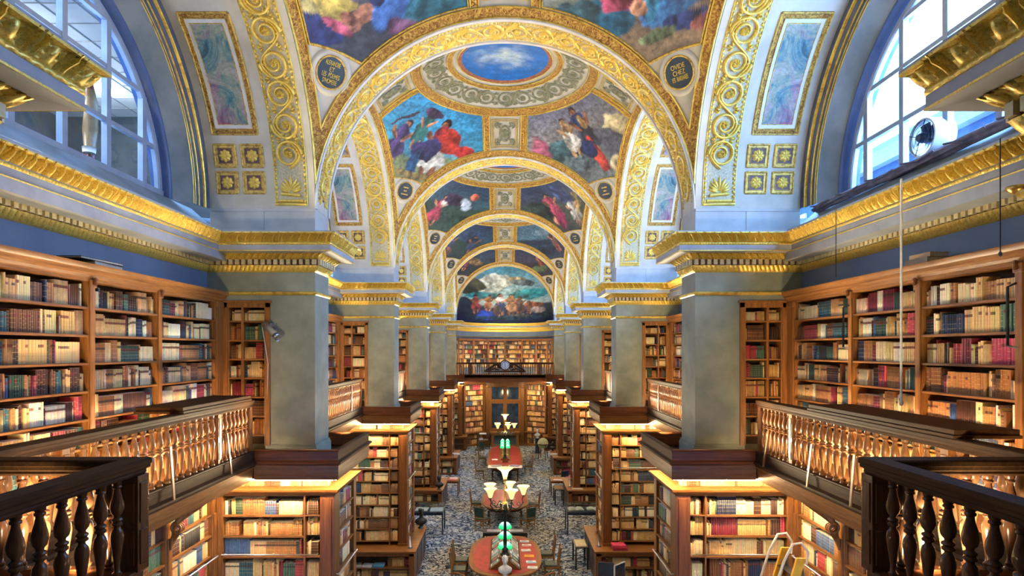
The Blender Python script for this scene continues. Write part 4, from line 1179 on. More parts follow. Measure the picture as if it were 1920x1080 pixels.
for y in LYP[1:4]:                                      # carved scroll consoles carrying the gallery
    mb = MB()
    sp = []
    for t in np.linspace(0, 2.6 * math.pi, 26): r_ = .10 * (1 - t / 11); sp.append((5.20 + r_ * math.sin(t), y, 4.48 + r_ * math.cos(t)))
    for dy in (-.05, 0, .05): mb.tube([(p[0], p[1] + dy, p[2]) for p in sp], .022, 6)
    mb.tube([(5.22, y, 4.57), (5.10, y, 4.68), (4.92, y, 4.80), (4.74, y, 4.92)], [.05, .06, .055, .04], 8)
    for dy in (-.07, -.035, 0, .035, .07): mb.tube([(5.30, y + dy * .4, 4.60), (5.16, y + dy, 4.74), (4.95, y + dy * 1.5, 4.90)], [.012, .024, .014], 6)
    mb.tube([(5.24, y, 4.40), (5.30, y, 4.25), (5.32, y, 4.12)], [.06, .045, .015], 8)
    mb.build('scroll_console', M['wood'], lcase, smooth=True)
mb = MB(); mb.tube([(5.28, -yl + .1, 3.52), (5.28, yl - .1, 3.52)], .014, 8)
for y in LYP: mb.tube([(5.28, y, 3.52), (5.36, y, 3.52)], .01, 6)
mb.build('ladder_rail', M['steel'], lcase, smooth=True)

# ------------------------------------------------------------------ balustrade pieces
BPROF = [(.043, 0), (.043, .018), (.038, .024), (.030, .030), (.036, .045), (.036, .055), (.022, .066), (.020, .10), (.026, .16), (.038, .25), (.047, .315), (.048, .345), (.040, .385), (.026, .405), (.024, .418), (.040, .430), (.042, .442),
         (.030, .455), (.042, .468), (.040, .480), (.024, .492), (.026, .505), (.042, .525), (.050, .560), (.049, .59), (.038, .64), (.028, .68), (.024, .70), (.024, .715), (.034, .722), (.034, .735), (.026, .742), (.034, .755), (.034, .78)]
BAL = {}
def baluster_mesh(mat, seg):
    key = (mat, seg)
    if key not in BAL:
        mb = MB(); mb.lathe(BPROF, (0, 0, 0), seg); o = mb.build('baluster', M[mat], None, angle=50); BAL[key] = o.data; bpy.data.objects.remove(o)
    return BAL[key]
def rail_profile(mb, a, b, nrm, ma=None, mb2=None, w=.085, z0=6.285):
    """moulded handrail between plan points a and b; nrm the plan normal; optional mitre vectors at the ends"""
    pr = [(-w * .62, z0), (w * .62, z0), (w * .75, z0 + .018), (w * .70, z0 + .035), (w * .98, z0 + .05), (w, z0 + .075), (w * 1.08, z0 + .085), (w * 1.08, z0 + .118), (w * .95, z0 + .13), (-w * .95, z0 + .13), (-w * 1.08, z0 + .118), (-w * 1.08, z0 + .085), (-w, z0 + .075), (-w * .98, z0 + .05), (-w * .7, z0 + .035), (-w * .75, z0 + .018)]
    ma = ma or nrm; mb2 = mb2 or nrm
    P = np.array([[(p[0] + m_[0] * d, p[1] + m_[1] * d, z) for d, z in pr] for p, m_ in ((a, ma), (b, mb2))])
    i0 = mb.n(); mb.grid(P, closed_v=True); k = len(pr)
    mb.Fs.append(tuple(range(i0, i0 + k))); mb.Fs.append(tuple(range(i0 + 2 * k - 1, i0 + k - 1, -1)))
def newel(parent, x, y, mats, w=.055, z0=5.505, z1=6.285):
    mb = MB(); mb.box(x - w, x + w, y - w, y + w, z0, z1)
    for sx_, sy_ in ((1, 0), (-1, 0), (0, 1), (0, -1)):
        for (a0, a1) in ((z0 + .06, z0 + .34), (z0 + .40, z1 - .06)):
            cx_, cy_ = x + sx_ * (w + .004), y + sy_ * (w + .004); e = w * .66
            mb.box(cx_ - (e if sy_ else .006), cx_ + (e if sy_ else .006), cy_ - (e if sx_ else .006), cy_ + (e if sx_ else .006), a0, a1)
    mb.build('newel_post', M[mats], parent, bevel=.004)
def balusters(parent, a, b, n, mat, seg, z=5.502):
    me = baluster_mesh(mat, seg)
    for i in range(n):
        t = (i + .5) / n
        o = bpy.data.objects.new('baluster', me); COL.objects.link(o); o.parent = parent
        o.location = (a[0] + (b[0] - a[0]) * t, a[1] + (b[1] - a[1]) * t, z)

def gallery_balustrade(k, s):
    """longitudinal balustrade of one bay; built where it stands"""
    c = bc(k); x = s * XR; B = thing('balustrade', 'turned oak balustrade along the %s gallery, %s bay' % (SIDE[s], BAYW[k]), 'balustrade', (x, c, 0), group='gallery balustrades')
    yb_ = BAY / 2 - 1.2
    mb = MB(); rail_profile(mb, (0, -yb_), (0, yb_), (1, 0)); mb.build('handrail', M['rail_y'], B, angle=30)
    posts = [-yb_ + .055, -1.66, 1.66, yb_ - .055]
    for y in posts: newel(B, 0, y, 'red_z')
    if k < 2:
        for (ya, yc_, n) in ((posts[0] + .06, posts[1] - .06, 6), (posts[1] + .06, posts[2] - .06, 18), (posts[2] + .06, posts[3] - .06, 7)):
            balusters(B, (0, ya), (0, yc_), n, 'honey', 14 if k == 0 else 10)
    else:
        for (ya, yc_) in zip(posts[:-1], posts[1:]):
            mb = MB(); mb.box(-.02, .02, ya + .055, yc_ - .055, 5.51, 6.28)
            nn = 3 if yc_ - ya > 2 else 1
            for q in range(nn):
                d = (yc_ - ya - .11) / nn; y0_ = ya + .055 + d * q
                for z0_, z1_ in ((5.56, 5.85), (5.92, 6.23)):
                    for sg in (-1, 1): mb.box(sg * .02, sg * .034, y0_ + .07, y0_ + d - .07, z0_, z1_)
            mb.build('panel', M['red_z'], B)
    mb = MB()
    mb.box(s * .155 - .012, s * .155 + .012, -yb_ + .05, yb_ - .05, 5.445, 5.475)
    mb.build('light_strip', M['led'], B)
    return B

def platform_balustrade(s):
    """balustrade around the platform of the pier beside the camera"""
    yc = pcy(0); B = thing('balustrade', 'dark turned balustrade round the platform at lower %s of the photo' % SIDE[s], 'balustrade', (0, yc, 0), group='platform balustrades')
    x = s * (TX + .045); yf = TY - .045; xe = s * 4.48
    o = (-s, 1)
    mb = MB(); rail_profile(mb, (x, -TY), (x, yf), (-s, 0), None, o); rail_profile(mb, (x, yf), (xe, yf), (0, 1), o, None); mb.build('handrail', M['rail_y'], B, angle=30)
    newel(B, x, yf, 'dark_z', .075); newel(B, xe, yf, 'dark_z', .06)
    balusters(B, (x, -TY + .1), (x, yf - .12), 11, 'dark_z', 20, 5.505)
    balusters(B, (x + s * .12, yf), (xe - s * .08, yf), 7, 'dark_z', 20, 5.505)
    return B

# ------------------------------------------------------------------ distribute
CH = {}
for o in bpy.data.objects:
    if o.parent is not None: CH.setdefault(o.parent.name, []).append(o)
def place(root, used, label, loc, s, group=None):
    if not used: 
        root.location = loc; root['label'] = label
        if s < 0: root.scale = (-1, 1, 1)
        if group: root['group'] = group
        return root
    r = copy_tree(root, label, loc, mirror=(s < 0), chmap=CH, group=group)
    if s > 0: r.scale = (1, 1, 1)
    return r
def cnt(d={}, key=None): return d
u_g = u_n = u_w = u_t = u_p = u_l = 0
for k in range(NB):
    for s in (-1, 1):
        place(gcase, u_g, 'oak gallery bookcase against the %s wall, %s bay from the camera' % (SIDE[s], BAYW[k]), (0, bc(k), 0), s, 'gallery bookcases along the walls'); u_g = 1
        place(walk, u_w, 'oak gallery walkway along the %s wall, %s bay' % (SIDE[s], BAYW[k]), (0, bc(k), 0), s); u_w = 1
        if k == 0:
            place(lcase, u_l, 'tall oak bookcase under the %s gallery in the nearest bay' % SIDE[s], (0, bc(k), 0), s, 'lower wall bookcases'); u_l = 1
        gallery_balustrade(k, s)
PIERW = ['beside the camera', 'first in view', 'second in view', 'third in view', 'fourth in view', 'farthest']
for k in range(6):
    for s in (-1, 1):
        place(tray, u_t, 'red-brown wooden platform around the foot of the %s pier, %s' % (SIDE[s], PIERW[k]), (0, pcy(k), 0), s); u_t = 1
        if k >= 1:
            r_ = place(pcase, u_p, 'tall free-standing oak bookcase under the %s pier, %s from the camera' % (SIDE[s], PIERW[k]), (0, pcy(k) - (.4075 if k == 5 else 0), 0), s, 'pier bookcases'); u_p = 1
            if k == 5: r_.scale = (s, .5, 1)
        if 1 <= k <= 4:
            place(ncase, u_n, 'small recessed oak bookcase in the %s pier wall, %s' % (SIDE[s], PIERW[k]), (0, pcy(k), 0), s, 'niche bookcases'); u_n = 1
for s in (-1, 1): platform_balustrade(s)

# rows of books
SHELFW = ['top', 'second', 'third', 'fourth', 'fifth', 'sixth', 'lowest']
COMPW = {(-1, 0): None, (-1, 1): 'nearest', (-1, 2): 'middle', (-1, 3): 'farthest', (1, 0): None, (1, 1): 'nearest', (1, 2): 'middle', (1, 3): 'farthest'}
for k in range(NB):
    for s in (-1, 1):
        a = (0, -s, 0); o = (-s, 0, 0)
        for j in range(4):
            if k > 1 and j < 2: continue
            y0_, y1_ = YP[j] + (.14 if j == 0 else .055), YP[j + 1] - (.14 if j == 3 else .055)
            ys = y1_ if s > 0 else y0_
            for i, z in enumerate(SHZ):
                H = (8.19 if i == 0 else SHZ[i - 1] - .035) - z
                info = ('g', s, j, i) if (k == 0 and j >= 1 and i < 6) else None
                book_row((s * 5.43, bc(k) + ys + s * (-.002), z), a, o, y1_ - y0_ - .004, H, .22, info)
for k in range(1, 6):
    for s in (-1, 1):
        yc = pcy(k)
        if k < 5:
            for x0_, x1_ in ((4.62, 5.02), (5.065, 5.30)):
                xs = x0_ if s > 0 else -x1_
                for i, z in enumerate(SHZ):
                    H = (8.10 if i == 0 else SHZ[i - 1] - .035) - z
                    book_row((xs, yc - h + .01, z), (1, 0, 0), (0, -1, 0), x1_ - x0_, H, .2)
        # pier case, near face
        xs = 3.75 if s > 0 else -5.235
        for i, z in enumerate(CZ):
            H = .0 if i == 0 else CZ[i - 1] - .035 - z
            if i: book_row((xs, yc - CY0 + .02, z), (1, 0, 0), (0, -1, 0), 1.485, H, .2, ('p', s, k, i) if k == 1 else None)
        for (i0_, i1_) in ((9, 8), (8, 7), (7, 6), (6, 5), (5, 4), (4, 3), (3, 2), (2, 1), (1, 0)):
            z = CZ[i0_]; book_row((3.455 if s > 0 else -3.71, yc - CY0 + .03, z), (1, 0, 0), (0, -1, 0), .255, CZ[i1_] - z - .03, .2, None, 1, (.028, .034), PAL[:7])
        # nave face
        ys = yc + (.60 if s > 0 else -.44)
        for i, z in enumerate(CZ):
            if i and k < 5: book_row((s * (CX0 + .02), ys, z), (0, -s, 0), (-s, 0, 0), 1.04, CZ[i - 1] - .035 - z, .2)
        # row on top, base rows
        book_row((3.32 if s > 0 else -5.3, yc - .68, 4.74), (1, 0, 0), (0, -1, 0), 1.98, .20, .2, None, 1, (.02, .034), PAL[:6], .9)
        if k == 5: continue
        if not (k == 2 and s < 0): book_row((3.03 if s > 0 else -5.22, yc - 1.22, .47), (1, 0, 0), (0, -1, 0), 2.2, .36, .22)
        else: book_row((-3.72, yc - 1.22, .47), (1, 0, 0), (0, -1, 0), .68, .36, .22)
        book_row((3.03 if s > 0 else -5.22, yc - 1.22, .075), (1, 0, 0), (0, -1, 0), 2.2, .34, .22)
for s in (-1, 1):
    for j in range(4):
        y0_, y1_ = LYP[j] + .07, LYP[j + 1] - .07
        for i, z in enumerate(LZ):
            H = (LZ[i + 1] - .035 if i < 11 else 4.93) - z
            book_row((s * 5.385, bc(0) + (y1_ if s > 0 else y0_), z), (0, -s, 0), (-s, 0, 0), y1_ - y0_, H, .2)

# ------------------------------------------------------------------ far end: apse gallery, cases, garden window, clock
YA = pn(5) + PD
ag = thing('floor_apse_gallery', 'oak gallery across the far apse, carrying the clock', 'gallery floor', (0, YA - .9, 0), kind='structure')
mb = MB(); mb.box(-3.6, 3.6, 0, 4.2, 5.0, ZG); mb.build('gallery_slab', M['wood_x'], ag)
mb = MB(); mb.grid(np.array([[(x, -(4.49 - p[0]), p[1]) for p in fp] for x in (-3.62, 3.62)])); mb.build('fascia_moulding', M['dark_x'], ag, angle=25)
mb = MB(); mb.box(-3.6, 3.6, -.03, 0, 4.96, 5.24); mb.build('fascia_board', M['red_x'], ag)
ab = thing('balustrade', 'turned oak balustrade across the far apse, below the big painting', 'balustrade', (0, YA - .85, 0), group='gallery balustrades')
mb = MB(); rail_profile(mb, (-3.6, 0), (3.6, 0), (0, 1)); mb.build('handrail', M['dark_x'], ab, angle=30)
xs_ = [-3.55, -2.55, -1.2, 1.2, 2.55, 3.55]
for x in xs_: newel(ab, x, 0, 'red_z', .06 if abs(x) != 2.55 else .10)
for x0_, x1_ in zip(xs_[:-1], xs_[1:]): balusters(ab, (x0_ + .08, 0), (x1_ - .08, 0), int((x1_ - x0_) / .17), 'honey', 8)
mb = MB(); mb.box(-3.4, 3.4, .15, .18, 5.445, 5.475); mb.build('light_strip', M['led'], ab)
# upper case: facets along the curve
ac = thing('apse_bookcase', 'curved oak bookcase above the far gallery, below the big painting', 'bookcase', (0, YA, 0), group='apse bookcases')
na = 8; RA = 3.52
AZ = [7.80 - .365 * i for i in range(6)]
angs = np.linspace(0, math.pi, na + 1)
ptsA = [Vector((RA * math.cos(t), RA * math.sin(t), 0)) for t in angs]
mb = MB()
for p in ptsA: mb.box(p.x - .06, p.x + .06, p.y - .06, p.y + .06, ZG + .005, 8.10)
mb.build('post', M['wood'], ac)
for z in AZ + [8.10]:
    mb = MB()
    for p, q in zip(ptsA[:-1], ptsA[1:]):
        a = (q - p).normalized(); o = Vector((-a.y, a.x, 0)); o = -o if o.dot(p + q) > 0 else o
        mb.obox(p - o * .26, a, o, (q - p).length, .26 if z < 8 else .34, z - .03, z + (0 if z < 8 else .12))
    mb.build('shelf' if z < 8 else 'cornice', M['wood_x'], ac)
for p, q in zip(ptsA[:-1], ptsA[1:]):
    # from the nave the left end comes first
    p_, q_ = (q, p)
    a = (q_ - p_).normalized(); o = Vector((a.y, -a.x, 0)); o = -o if o.dot(p + q) > 0 else o
    for i, z in enumerate(AZ):
        book_row(p_ + Vector((0, YA, z)) + a * .06 - o * .01, a, o, (q_ - p_).length - .12, (8.06 if i == 0 else AZ[i - 1] - .035) - z, .2)
# lower flanking cases
YC = YA + 1.15
def flank(s):
    root = thing('apse_bookcase', 'tall oak bookcase to the %s of the garden window at the far end' % SIDE[s], 'bookcase', (0, 0, 0), group='apse bookcases')
    A = Vector((s * 1.56, YC, 0)); B = Vector((s * 3.12, YA + .10, 0)); a = (B - A).normalized(); o = Vector((-a.y, a.x, 0)); o = -o if o.y > 0 else o
    L = (B - A).length
    mb = MB(); mb.obox(A - o * .3, a, o, L, .04, 0, 4.94); mb.build('back_panel', M['shade_inside'], root)
    for t in (0, L - .14):
        mb = MB(); mb.obox(A + a * t - o * .3, a, o, .14, .34, 0, 4.94); mb.build('post', M['wood'], root, bevel=.006)
    for nm_, D_, z0_, z1_ in (('ledge', .52, 1.0, 1.08), ('plinth', .36, 0, .15), ('frieze', .38, 4.7, 4.94)):
        mb = MB(); mb.obox(A - o * .3, a, o, L, D_, z0_, z1_); mb.build(nm_, M['wood_x'], root, bevel=.006)
    zz = [.17, .58] + [1.10 + .40 * i for i in range(9)]
    for i, z in enumerate(zz):
        mb = MB(); mb.obox(A + a * .14 - o * .26, a, o, L - .28, .26, z - .03, z); mb.build('shelf', M['wood_x'], root)
        nx = zz[i + 1] - .04 if i + 1 < len(zz) else 4.68
        if i == 1: nx = .98
        P0 = A + a * .15 if s > 0 else B - a * .15
        pal = PAL if i > 6 else [p for p in PAL if p[0] in ('dark red', 'red', 'brown', 'dark brown', 'tan')]
        book_row((P0.x, P0.y, z), a if s > 0 else -a, o, L - .3, nx - z, .2, None, 1, (.03, .055), pal, .8)
    return root
flank(-1); flank(1)
gw = thing('window_11', 'tall oak framed garden window with dark blue panes at the far end', 'window', (0, YC, 0), kind='structure')
mb = MB()
for x0_, x1_, z0_, z1_ in ((-1.5, -1.12, 0, 4.94), (1.12, 1.5, 0, 4.94), (-1.12, 1.12, 4.55, 4.94), (-1.12, 1.12, 1.0, 1.2), (-.06, .06, 1.2, 4.55), (-1.12, 1.12, 3.28, 3.44)): mb.box(x0_, x1_, -.06, .12, z0_, z1_)
for x0_, x1_ in ((-1.12, -.06), (.06, 1.12)):
    for z0_, z1_ in ((1.2, 3.28), (3.44, 4.55)):
        mb.box(x0_, x0_ + .09, -.02, .08, z0_, z1_); mb.box(x1_ - .09, x1_, -.02, .08, z0_, z1_); mb.box(x0_, x1_, -.02, .08, z0_, z0_ + .09); mb.box(x0_, x1_, -.02, .08, z1_ - .09, z1_)
mb.build('window_frame', M['wood'], gw, bevel=.01)
mb = MB()
for x0_, x1_ in ((-1.03, -.15), (.15, 1.03)):
    for z0_, z1_ in ((1.29, 3.19), (3.53, 4.46)): mb.box(x0_, x1_, .03, .04, z0_, z1_)
mb.build('pane', M['night_glass'], gw)
for s in (-1, 1):
    mb = MB(); mb.box(s * 1.34 - .12, s * 1.34 + .12, -.16, -.06, .0, 4.75); mb.box(s * 1.34 - .15, s * 1.34 + .15, -.2, -.06, 4.6, 4.8); mb.build('pilaster', M['honey'], gw, bevel=.008)
    mb = MB(); mb.sphere((s * 1.34, -.2, 4.52), .12, .07, .12); mb.build('carved_boss', M['wood'], gw, smooth=True)
mb = MB(); mb.box(-3.6, 3.6, -1.9, 2.6, 4.945, 4.995); mb.build('soffit', M['wood_x'], gw)
mc = thing('mantel_cabinet', 'low oak glazed cabinet below the garden window at the far end', 'cabinet', (0, YC - .75, 0))
mb = MB(); mb.box(-1.15, 1.15, -.3, .55, 1.02, 1.10); mb.box(-1.1, 1.1, -.27, .55, .96, 1.02); mb.build('top', M['wood_x'], mc, bevel=.01)
mb = MB(); mb.box(-1.05, -.85, -.25, .55, 0, .96); mb.box(.85, 1.05, -.25, .55, 0, .96); mb.box(-.85, .85, -.25, .55, 0, .12); mb.box(-.85, .85, -.25, -.2, .86, .96); mb.box(-.04, .04, -.25, -.2, .12, .86); mb.build('body', M['wood'], mc, bevel=.008)
mb = MB(); mb.box(-.85, .85, .4, .5, .12, .96); mb.build('back_panel', M['green_leather'], mc)
mb = MB(); mb.box(-.85, -.04, -.235, -.225, .12, .86); mb.box(.04, .85, -.235, -.225, .12, .86); mb.build('pane', M['glass_case'], mc)
# clock on the apse balustrade
ck = thing('clock', 'round white clock with scrolled wooden mount on the far gallery balustrade', 'clock', (0, YA - .98, 6.22))
th = np.linspace(0, 2 * math.pi, 40, endpoint=False)
def discY(mb, r, y0_, y1_, c=(0, 0)):
    P = np.array([[(c[0] + rr * math.cos(t), y, c[1] + rr * math.sin(t)) for t in th] for rr, y in ((.001, y0_), (r, y0_), (r, y1_))]); mb.grid(P, closed_v=True)
mb = MB(); discY(mb, .34, -.08, .04); mb.build('dial', M['white_paint'], ck)
mb = MB(); mb.tube([(.35 * math.cos(t), -.07, .35 * math.sin(t)) for t in th],   .035, 8, True); mb.build('rim', M['dark_x'], ck, smooth=True)
mb = MB()
for q in range(12):
    t = q * math.pi / 6; r0_, r1_ = .21, .305; w = .018 if q % 3 else .03
    d = Vector((math.sin(t), 0, math.cos(t))); n_ = Vector((math.cos(t), 0, -math.sin(t)))
    c1 = d * r0_; c2 = d * r1_; y = Vector((0, -.084, 0))
    mb.quad(c1 - n_ * w + y, c1 + n_ * w + y, c2 + n_ * w + y, c2 - n_ * w + y)
mb.build('hour_mark', M['black'], ck)
for t, L, w in ((math.pi, .19, .022), (.03, .26, .016)):
    d = Vector((math.sin(t), 0, math.cos(t))); n_ = Vector((math.cos(t), 0, -math.sin(t))); y = Vector((0, -.09, 0))
    mb = MB(); mb.quad(-d * .04 - n_ * w + y, -d * .04 + n_ * w + y, d * L + n_ * w * .5 + y, d * L - n_ * w * .5 + y); mb.build('hand', M['black'], ck)
mb = MB()
for s in (-1, 1):
    mb.tube([(s * .30, .0, -.28), (s * .50, 0, .02), (s * .72, 0, .06), (s * .95, 0, -.12), (s * 1.25, 0, -.30), (s * 1.45, 0, -.40)], [.06, .10, .09, .08, .08, .05], 8)
    mb.tube([(s * .45, -.03, -.36), (s * .8, -.03, -.26), (s * 1.2, -.03, -.40)], [.05, .07, .04], 8)
    mb.sphere((s * .45, -.02, -.12), .12, .06, .12)
mb.tube([(-1.5, 0, -.47), (1.5, 0, -.47)], .05, 8)
mb.build('scrolled_mount', M['dark_x'], ck, smooth=True)
# ------------------------------------------------------------------ reading tables, lamps, chairs
def outline(a, b, n=64, p=2.8):
    t = np.linspace(0, 2 * math.pi, n, endpoint=False); c, s = np.cos(t), np.sin(t)
    return [(a * np.sign(x) * abs(x) ** (2 / p), b * np.sign(y) * abs(y) ** (2 / p)) for x, y in zip(c, s)]
def reading_table(x, y, hw, hl, label, p=2.8, ztop=.78):
    T = thing('reading_table', label, 'table', (x, y, 0), group='red-topped reading tables')
    mb = MB(); mb.prism(outline(hw, hl, 64, p), ztop - .05, ztop); mb.prism(outline(hw - .03, hl - .03, 64, p), ztop - .075, ztop - .05); mb.build('table_top', M['wood_y'], T, bevel=.01)
    mb = MB(); mb.prism(outline(hw - .15, hl - .15, 64, p), ztop - .001, ztop + .004); mb.build('leather_inlay', M['red_leather'], T)
    mb = MB(); mb.prism(outline(hw - .16, hl - .16, 64, p), ztop - .19, ztop - .075); mb.build('apron', M['dark_y'], T)
    for sx in (-1, 1):
        for sy in (-1, 1):
            mb = MB(); mb.lathe([(.05, 0), (.06, .04), (.035, .08), (.03, .12), (.05, .3), (.055, .42), (.035, .5), (.05, .54), (.055, ztop - .19)], (sx * (hw - .34), sy * (hl - .4), 0), 14); mb.build('leg', M['dark_z'], T, smooth=True)
    return T
reading_table(0, 19.15, 1.15, 1.9, 'oval red-leather reading table nearest the camera, with a magazine rack')
reading_table(0, 26.3, 1.02, 1.75, 'bare oval red-leather reading table in the middle of the aisle')
reading_table(0, 36.9, 1.05, 3.9, 'long red-leather reading table farthest from the camera', 4.5)

def rack(y0, y1, label, hw=.46, zt=.30):
    Rk = thing('magazine_rack', label, 'magazine rack', (0, y0, .784)); L = y1 - y0
    for s in (-1, 1):
        mb = MB(); mb.prism([(0, 0), (0, L), (.012, L), (.012, 0)], 0, 1); mb.V = []
        mb.Fs = []
        P = [(s * hw, 0, 0), (s * hw, L, 0), (s * .09, L, zt), (s * .09, 0, zt), (s * (hw - .03), 0, 0), (s * (hw - .03), L, 0), (s * .07, L, zt - .02), (s * .07, 0, zt - .02)]
        mb.V = P; mb.Fs = [(0, 1, 2, 3), (7, 6, 5, 4), (0, 3, 7, 4), (1, 5, 6, 2), (0, 4, 5, 1), (3, 2, 6, 7)]
        mb.build('sloping_board', M['wood_y'], Rk)
        mb = MB(); mb.box(s * hw, s * (hw + .02), 0, L, 0, .05); mb.build('ledge', M['wood_y'], Rk)
    mb = MB(); mb.box(-.09, .09, 0, L, zt - .03, zt); mb.build('ridge', M['wood_y'], Rk)
    for y in (0, L):
        mb = MB(); i = mb.n(); d = .01
        mb.V = [(-hw, y - d, 0), (hw, y - d, 0), (.09, y - d, zt), (-.09, y - d, zt), (-hw, y + d, 0), (hw, y + d, 0), (.09, y + d, zt), (-.09, y + d, zt)]
        mb.Fs = [(3, 2, 1, 0), (4, 5, 6, 7), (0, 1, 5, 4), (1, 2, 6, 5), (2, 3, 7, 6), (3, 0, 4, 7)]; mb.build('end_panel', M['wood_x'], Rk)
    return Rk
rack(17.75, 20.55, 'sloping oak magazine rack along the nearest reading table')
rack(35.4, 39.6, 'low sloping oak rack along the farthest reading table', .30, .2)
cover = {}
def cmat(hexc, rough=.4):
    if hexc not in cover: c = lin(hexc); cover[hexc] = m_noise('printed_cover', tuple(v * .82 for v in c), tuple(min(1, v * 1.1) for v in c), 9, rough, 0, 4)
    return cover[hexc]
sl = math.atan2(.30, .37); MAGN = [('white', '#dfe2e2'), ('navy', '#2a3450'), ('grey', '#9aa0a4'), ('pale blue', '#9cb8cc'), ('white', '#e6e4de'), ('charcoal', '#34383e'), ('white', '#d8dcdf'), ('blue', '#4c7ca8'), ('cream', '#d8cfb8')]
for s in (-1, 1):
    for i in range(9):
        nm, hx = MAGN[(i * (1 if s < 0 else 2) + (0 if s < 0 else 3)) % 9]
        G = thing('magazine', '%s magazine, %s from the near end on the %s slope of the rack' % (nm, ordinal(i + 1), SIDE[s]), 'magazine', (s * .275, 17.95 + .295 * i, .784 + .16), group='magazines on the rack')
        G.rotation_euler = (0, s * sl, 0)
        mb = MB(); mb.box(-.19, .19, -.115, .115, .0, .012); mb.build('cover', cmat(hx), G)
        mb = MB(); mb.box(s * -.17, s * -.09, -.10, .10, .012, .0135); mb.build('title_strip', cmat('#e8e8e4' if nm in ('navy', 'charcoal', 'blue') else '#54606c'), G)
        mb = MB(); mb.box(s * -.05, s * .14, -.08, .08, .012, .0132); mb.build('cover_picture', cmat(['#6c7c8c', '#b0705c', '#8c9c7c', '#c8ccd0'][(i + (s > 0)) % 4]), G)
for i, (x, y, nm, hx, h2) in enumerate([(.66, 20.35, 'white leaflet', '#dfe0de', '#7c8894'), (.72, 19.95, 'white and red leaflet', '#dedcd8', '#b8324c'), (.68, 19.45, 'white leaflet', '#d6d8da', '#98a0ac'), (.76, 18.9, 'yellow booklet', '#e0a41c', '#c88a10'), (.80, 18.38, 'blue and white leaflet', '#e0e4e8', '#3a8cc0'), (.82, 17.9, 'white leaflet', '#e2e2de', '#a8b0b4')]):
    G = thing('leaflet', '%s, %s from the far end along the right of the red table' % (nm, ordinal(i + 1)), 'leaflet', (x, y, .786), .05 * ((i * 7) % 5 - 2), group='leaflets on the red table')
    mb = MB(); mb.box(-.15, .15, -.105, .105, 0, .012); mb.build('cover', cmat(hx), G)
    mb = MB(); mb.box(-.14, .14, -.09, -.03, .012, .0135); mb.box(-.1, .05, .02, .07, .012, .0135); mb.build('printed_strip', cmat(h2), G)

def tulip(r=.19, hh=.27):
    return [(.035, 0), (.05, .02), (.075, hh * .35), (.09, hh * .55), (.12, hh * .75), (r * .85, hh * .92), (r, hh), (r - .012, hh - .004), (.115, hh * .76), (.082, hh * .55), (.06, hh * .3), (.03, .02)]
def torchere(x, y, z0, label):
    T = thing('torchere_lamp', label, 'lamp', (x, y, z0), group='torchere lamps')
    H = 1.34
    mb = MB(); mb.lathe([(.14, 0), (.14, .04), (.10, .07), (.08, .14), (.10, .18), (.05, .22), (.04, .26)], seg=16); mb.build('base', M['bronze'], T, smooth=True)
    mb = MB(); mb.lathe([(.045, .24), (.06, .4), (.05, .5), (.042, .9), (.038, H - .1), (.06, H - .08), (.06, H - .05), (.09, H - .02), (.10, H), (.04, H + .01)], seg=14); mb.build('column', M['bronze'], T, smooth=True)
    mb = MB(); mb.lathe([(.03, H), (.05, H + .04), (.10, H + .10), (.12, H + .16), (.08, H + .22), (.03, H + .26), (.022, H + .5), (.04, H + .6), (.022, H + .66), (.02, H + .82), (.05, H + .86), (.06, H + .9)], seg=14); mb.build('stem', M['brass'], T, smooth=True)
    n = 5
    for i in range(n):
        a = -math.pi / 2 + .35 + i * 2 * math.pi / n; c, s = math.cos(a), math.sin(a)
        A = thing('arm', None, None); A.parent = T; bpy.data.objects.remove(A)
        pts = [(.06, H + .16), (.16, H + .06), (.30, H + .02), (.44, H + .08), (.53, H + .20), (.50, H + .30), (.54, H + .40)]
        mb = MB(); mb.tube([(r * c, r * s, z) for r, z in pts], [.022, .02, .022, .02, .018, .014, .016], 8)
        for q in range(8): 
            t = q / 8 * 2 * math.pi; mb.tube([(.40 * c + .05 * math.cos(t) * c, .40 * s + .05 * math.cos(t) * s, H + .16 + .05 * math.sin(t)), (.40 * c + .05 * math.cos(t + .8) * c, .40 * s + .05 * math.cos(t + .8) * s, H + .16 + .05 * math.sin(t + .8))], .010, 5)
        mb.lathe([(.012, -.03), (.05, -.01), (.06, .01), (.03, .02)], (.54 * c, .54 * s, H + .41), 10)
        arm = mb.build('arm', M['bronze'], T, smooth=True)
        mb = MB(); mb.lathe(tulip(), (.54 * c, .54 * s, H + .42), 20, cap=False); mb.build('lamp_shade', M['shade_glow'], arm, smooth=True)
    mb = MB(); mb.lathe(tulip(.24, .34), (0, 0, H + .88), 22, cap=False); mb.build('lamp_shade', M['shade_glow'], T, smooth=True)
    mb = MB()
    for i in range(10):
        a = i * .628; mb.tube([(.08 * math.cos(a), .08 * math.sin(a), H + .14), (.20 * math.cos(a), .20 * math.sin(a), H + .22 - .06 * (i % 2)), (.26 * math.cos(a), .26 * math.sin(a), H + .10)], [.03, .035, .01], 6)
    mb.build('leaf_cluster', M['bronze'], T, smooth=True)
    d = bpy.data.lights.new('torchere_light', 'POINT'); d.energy = 110; d.color = (1, .8, .5); d.shadow_soft_size = .25
    o = bpy.data.objects.new('torchere_light', d); o.location = (0, 0, H + .95); COL.objects.link(o); o.parent = T
    return T
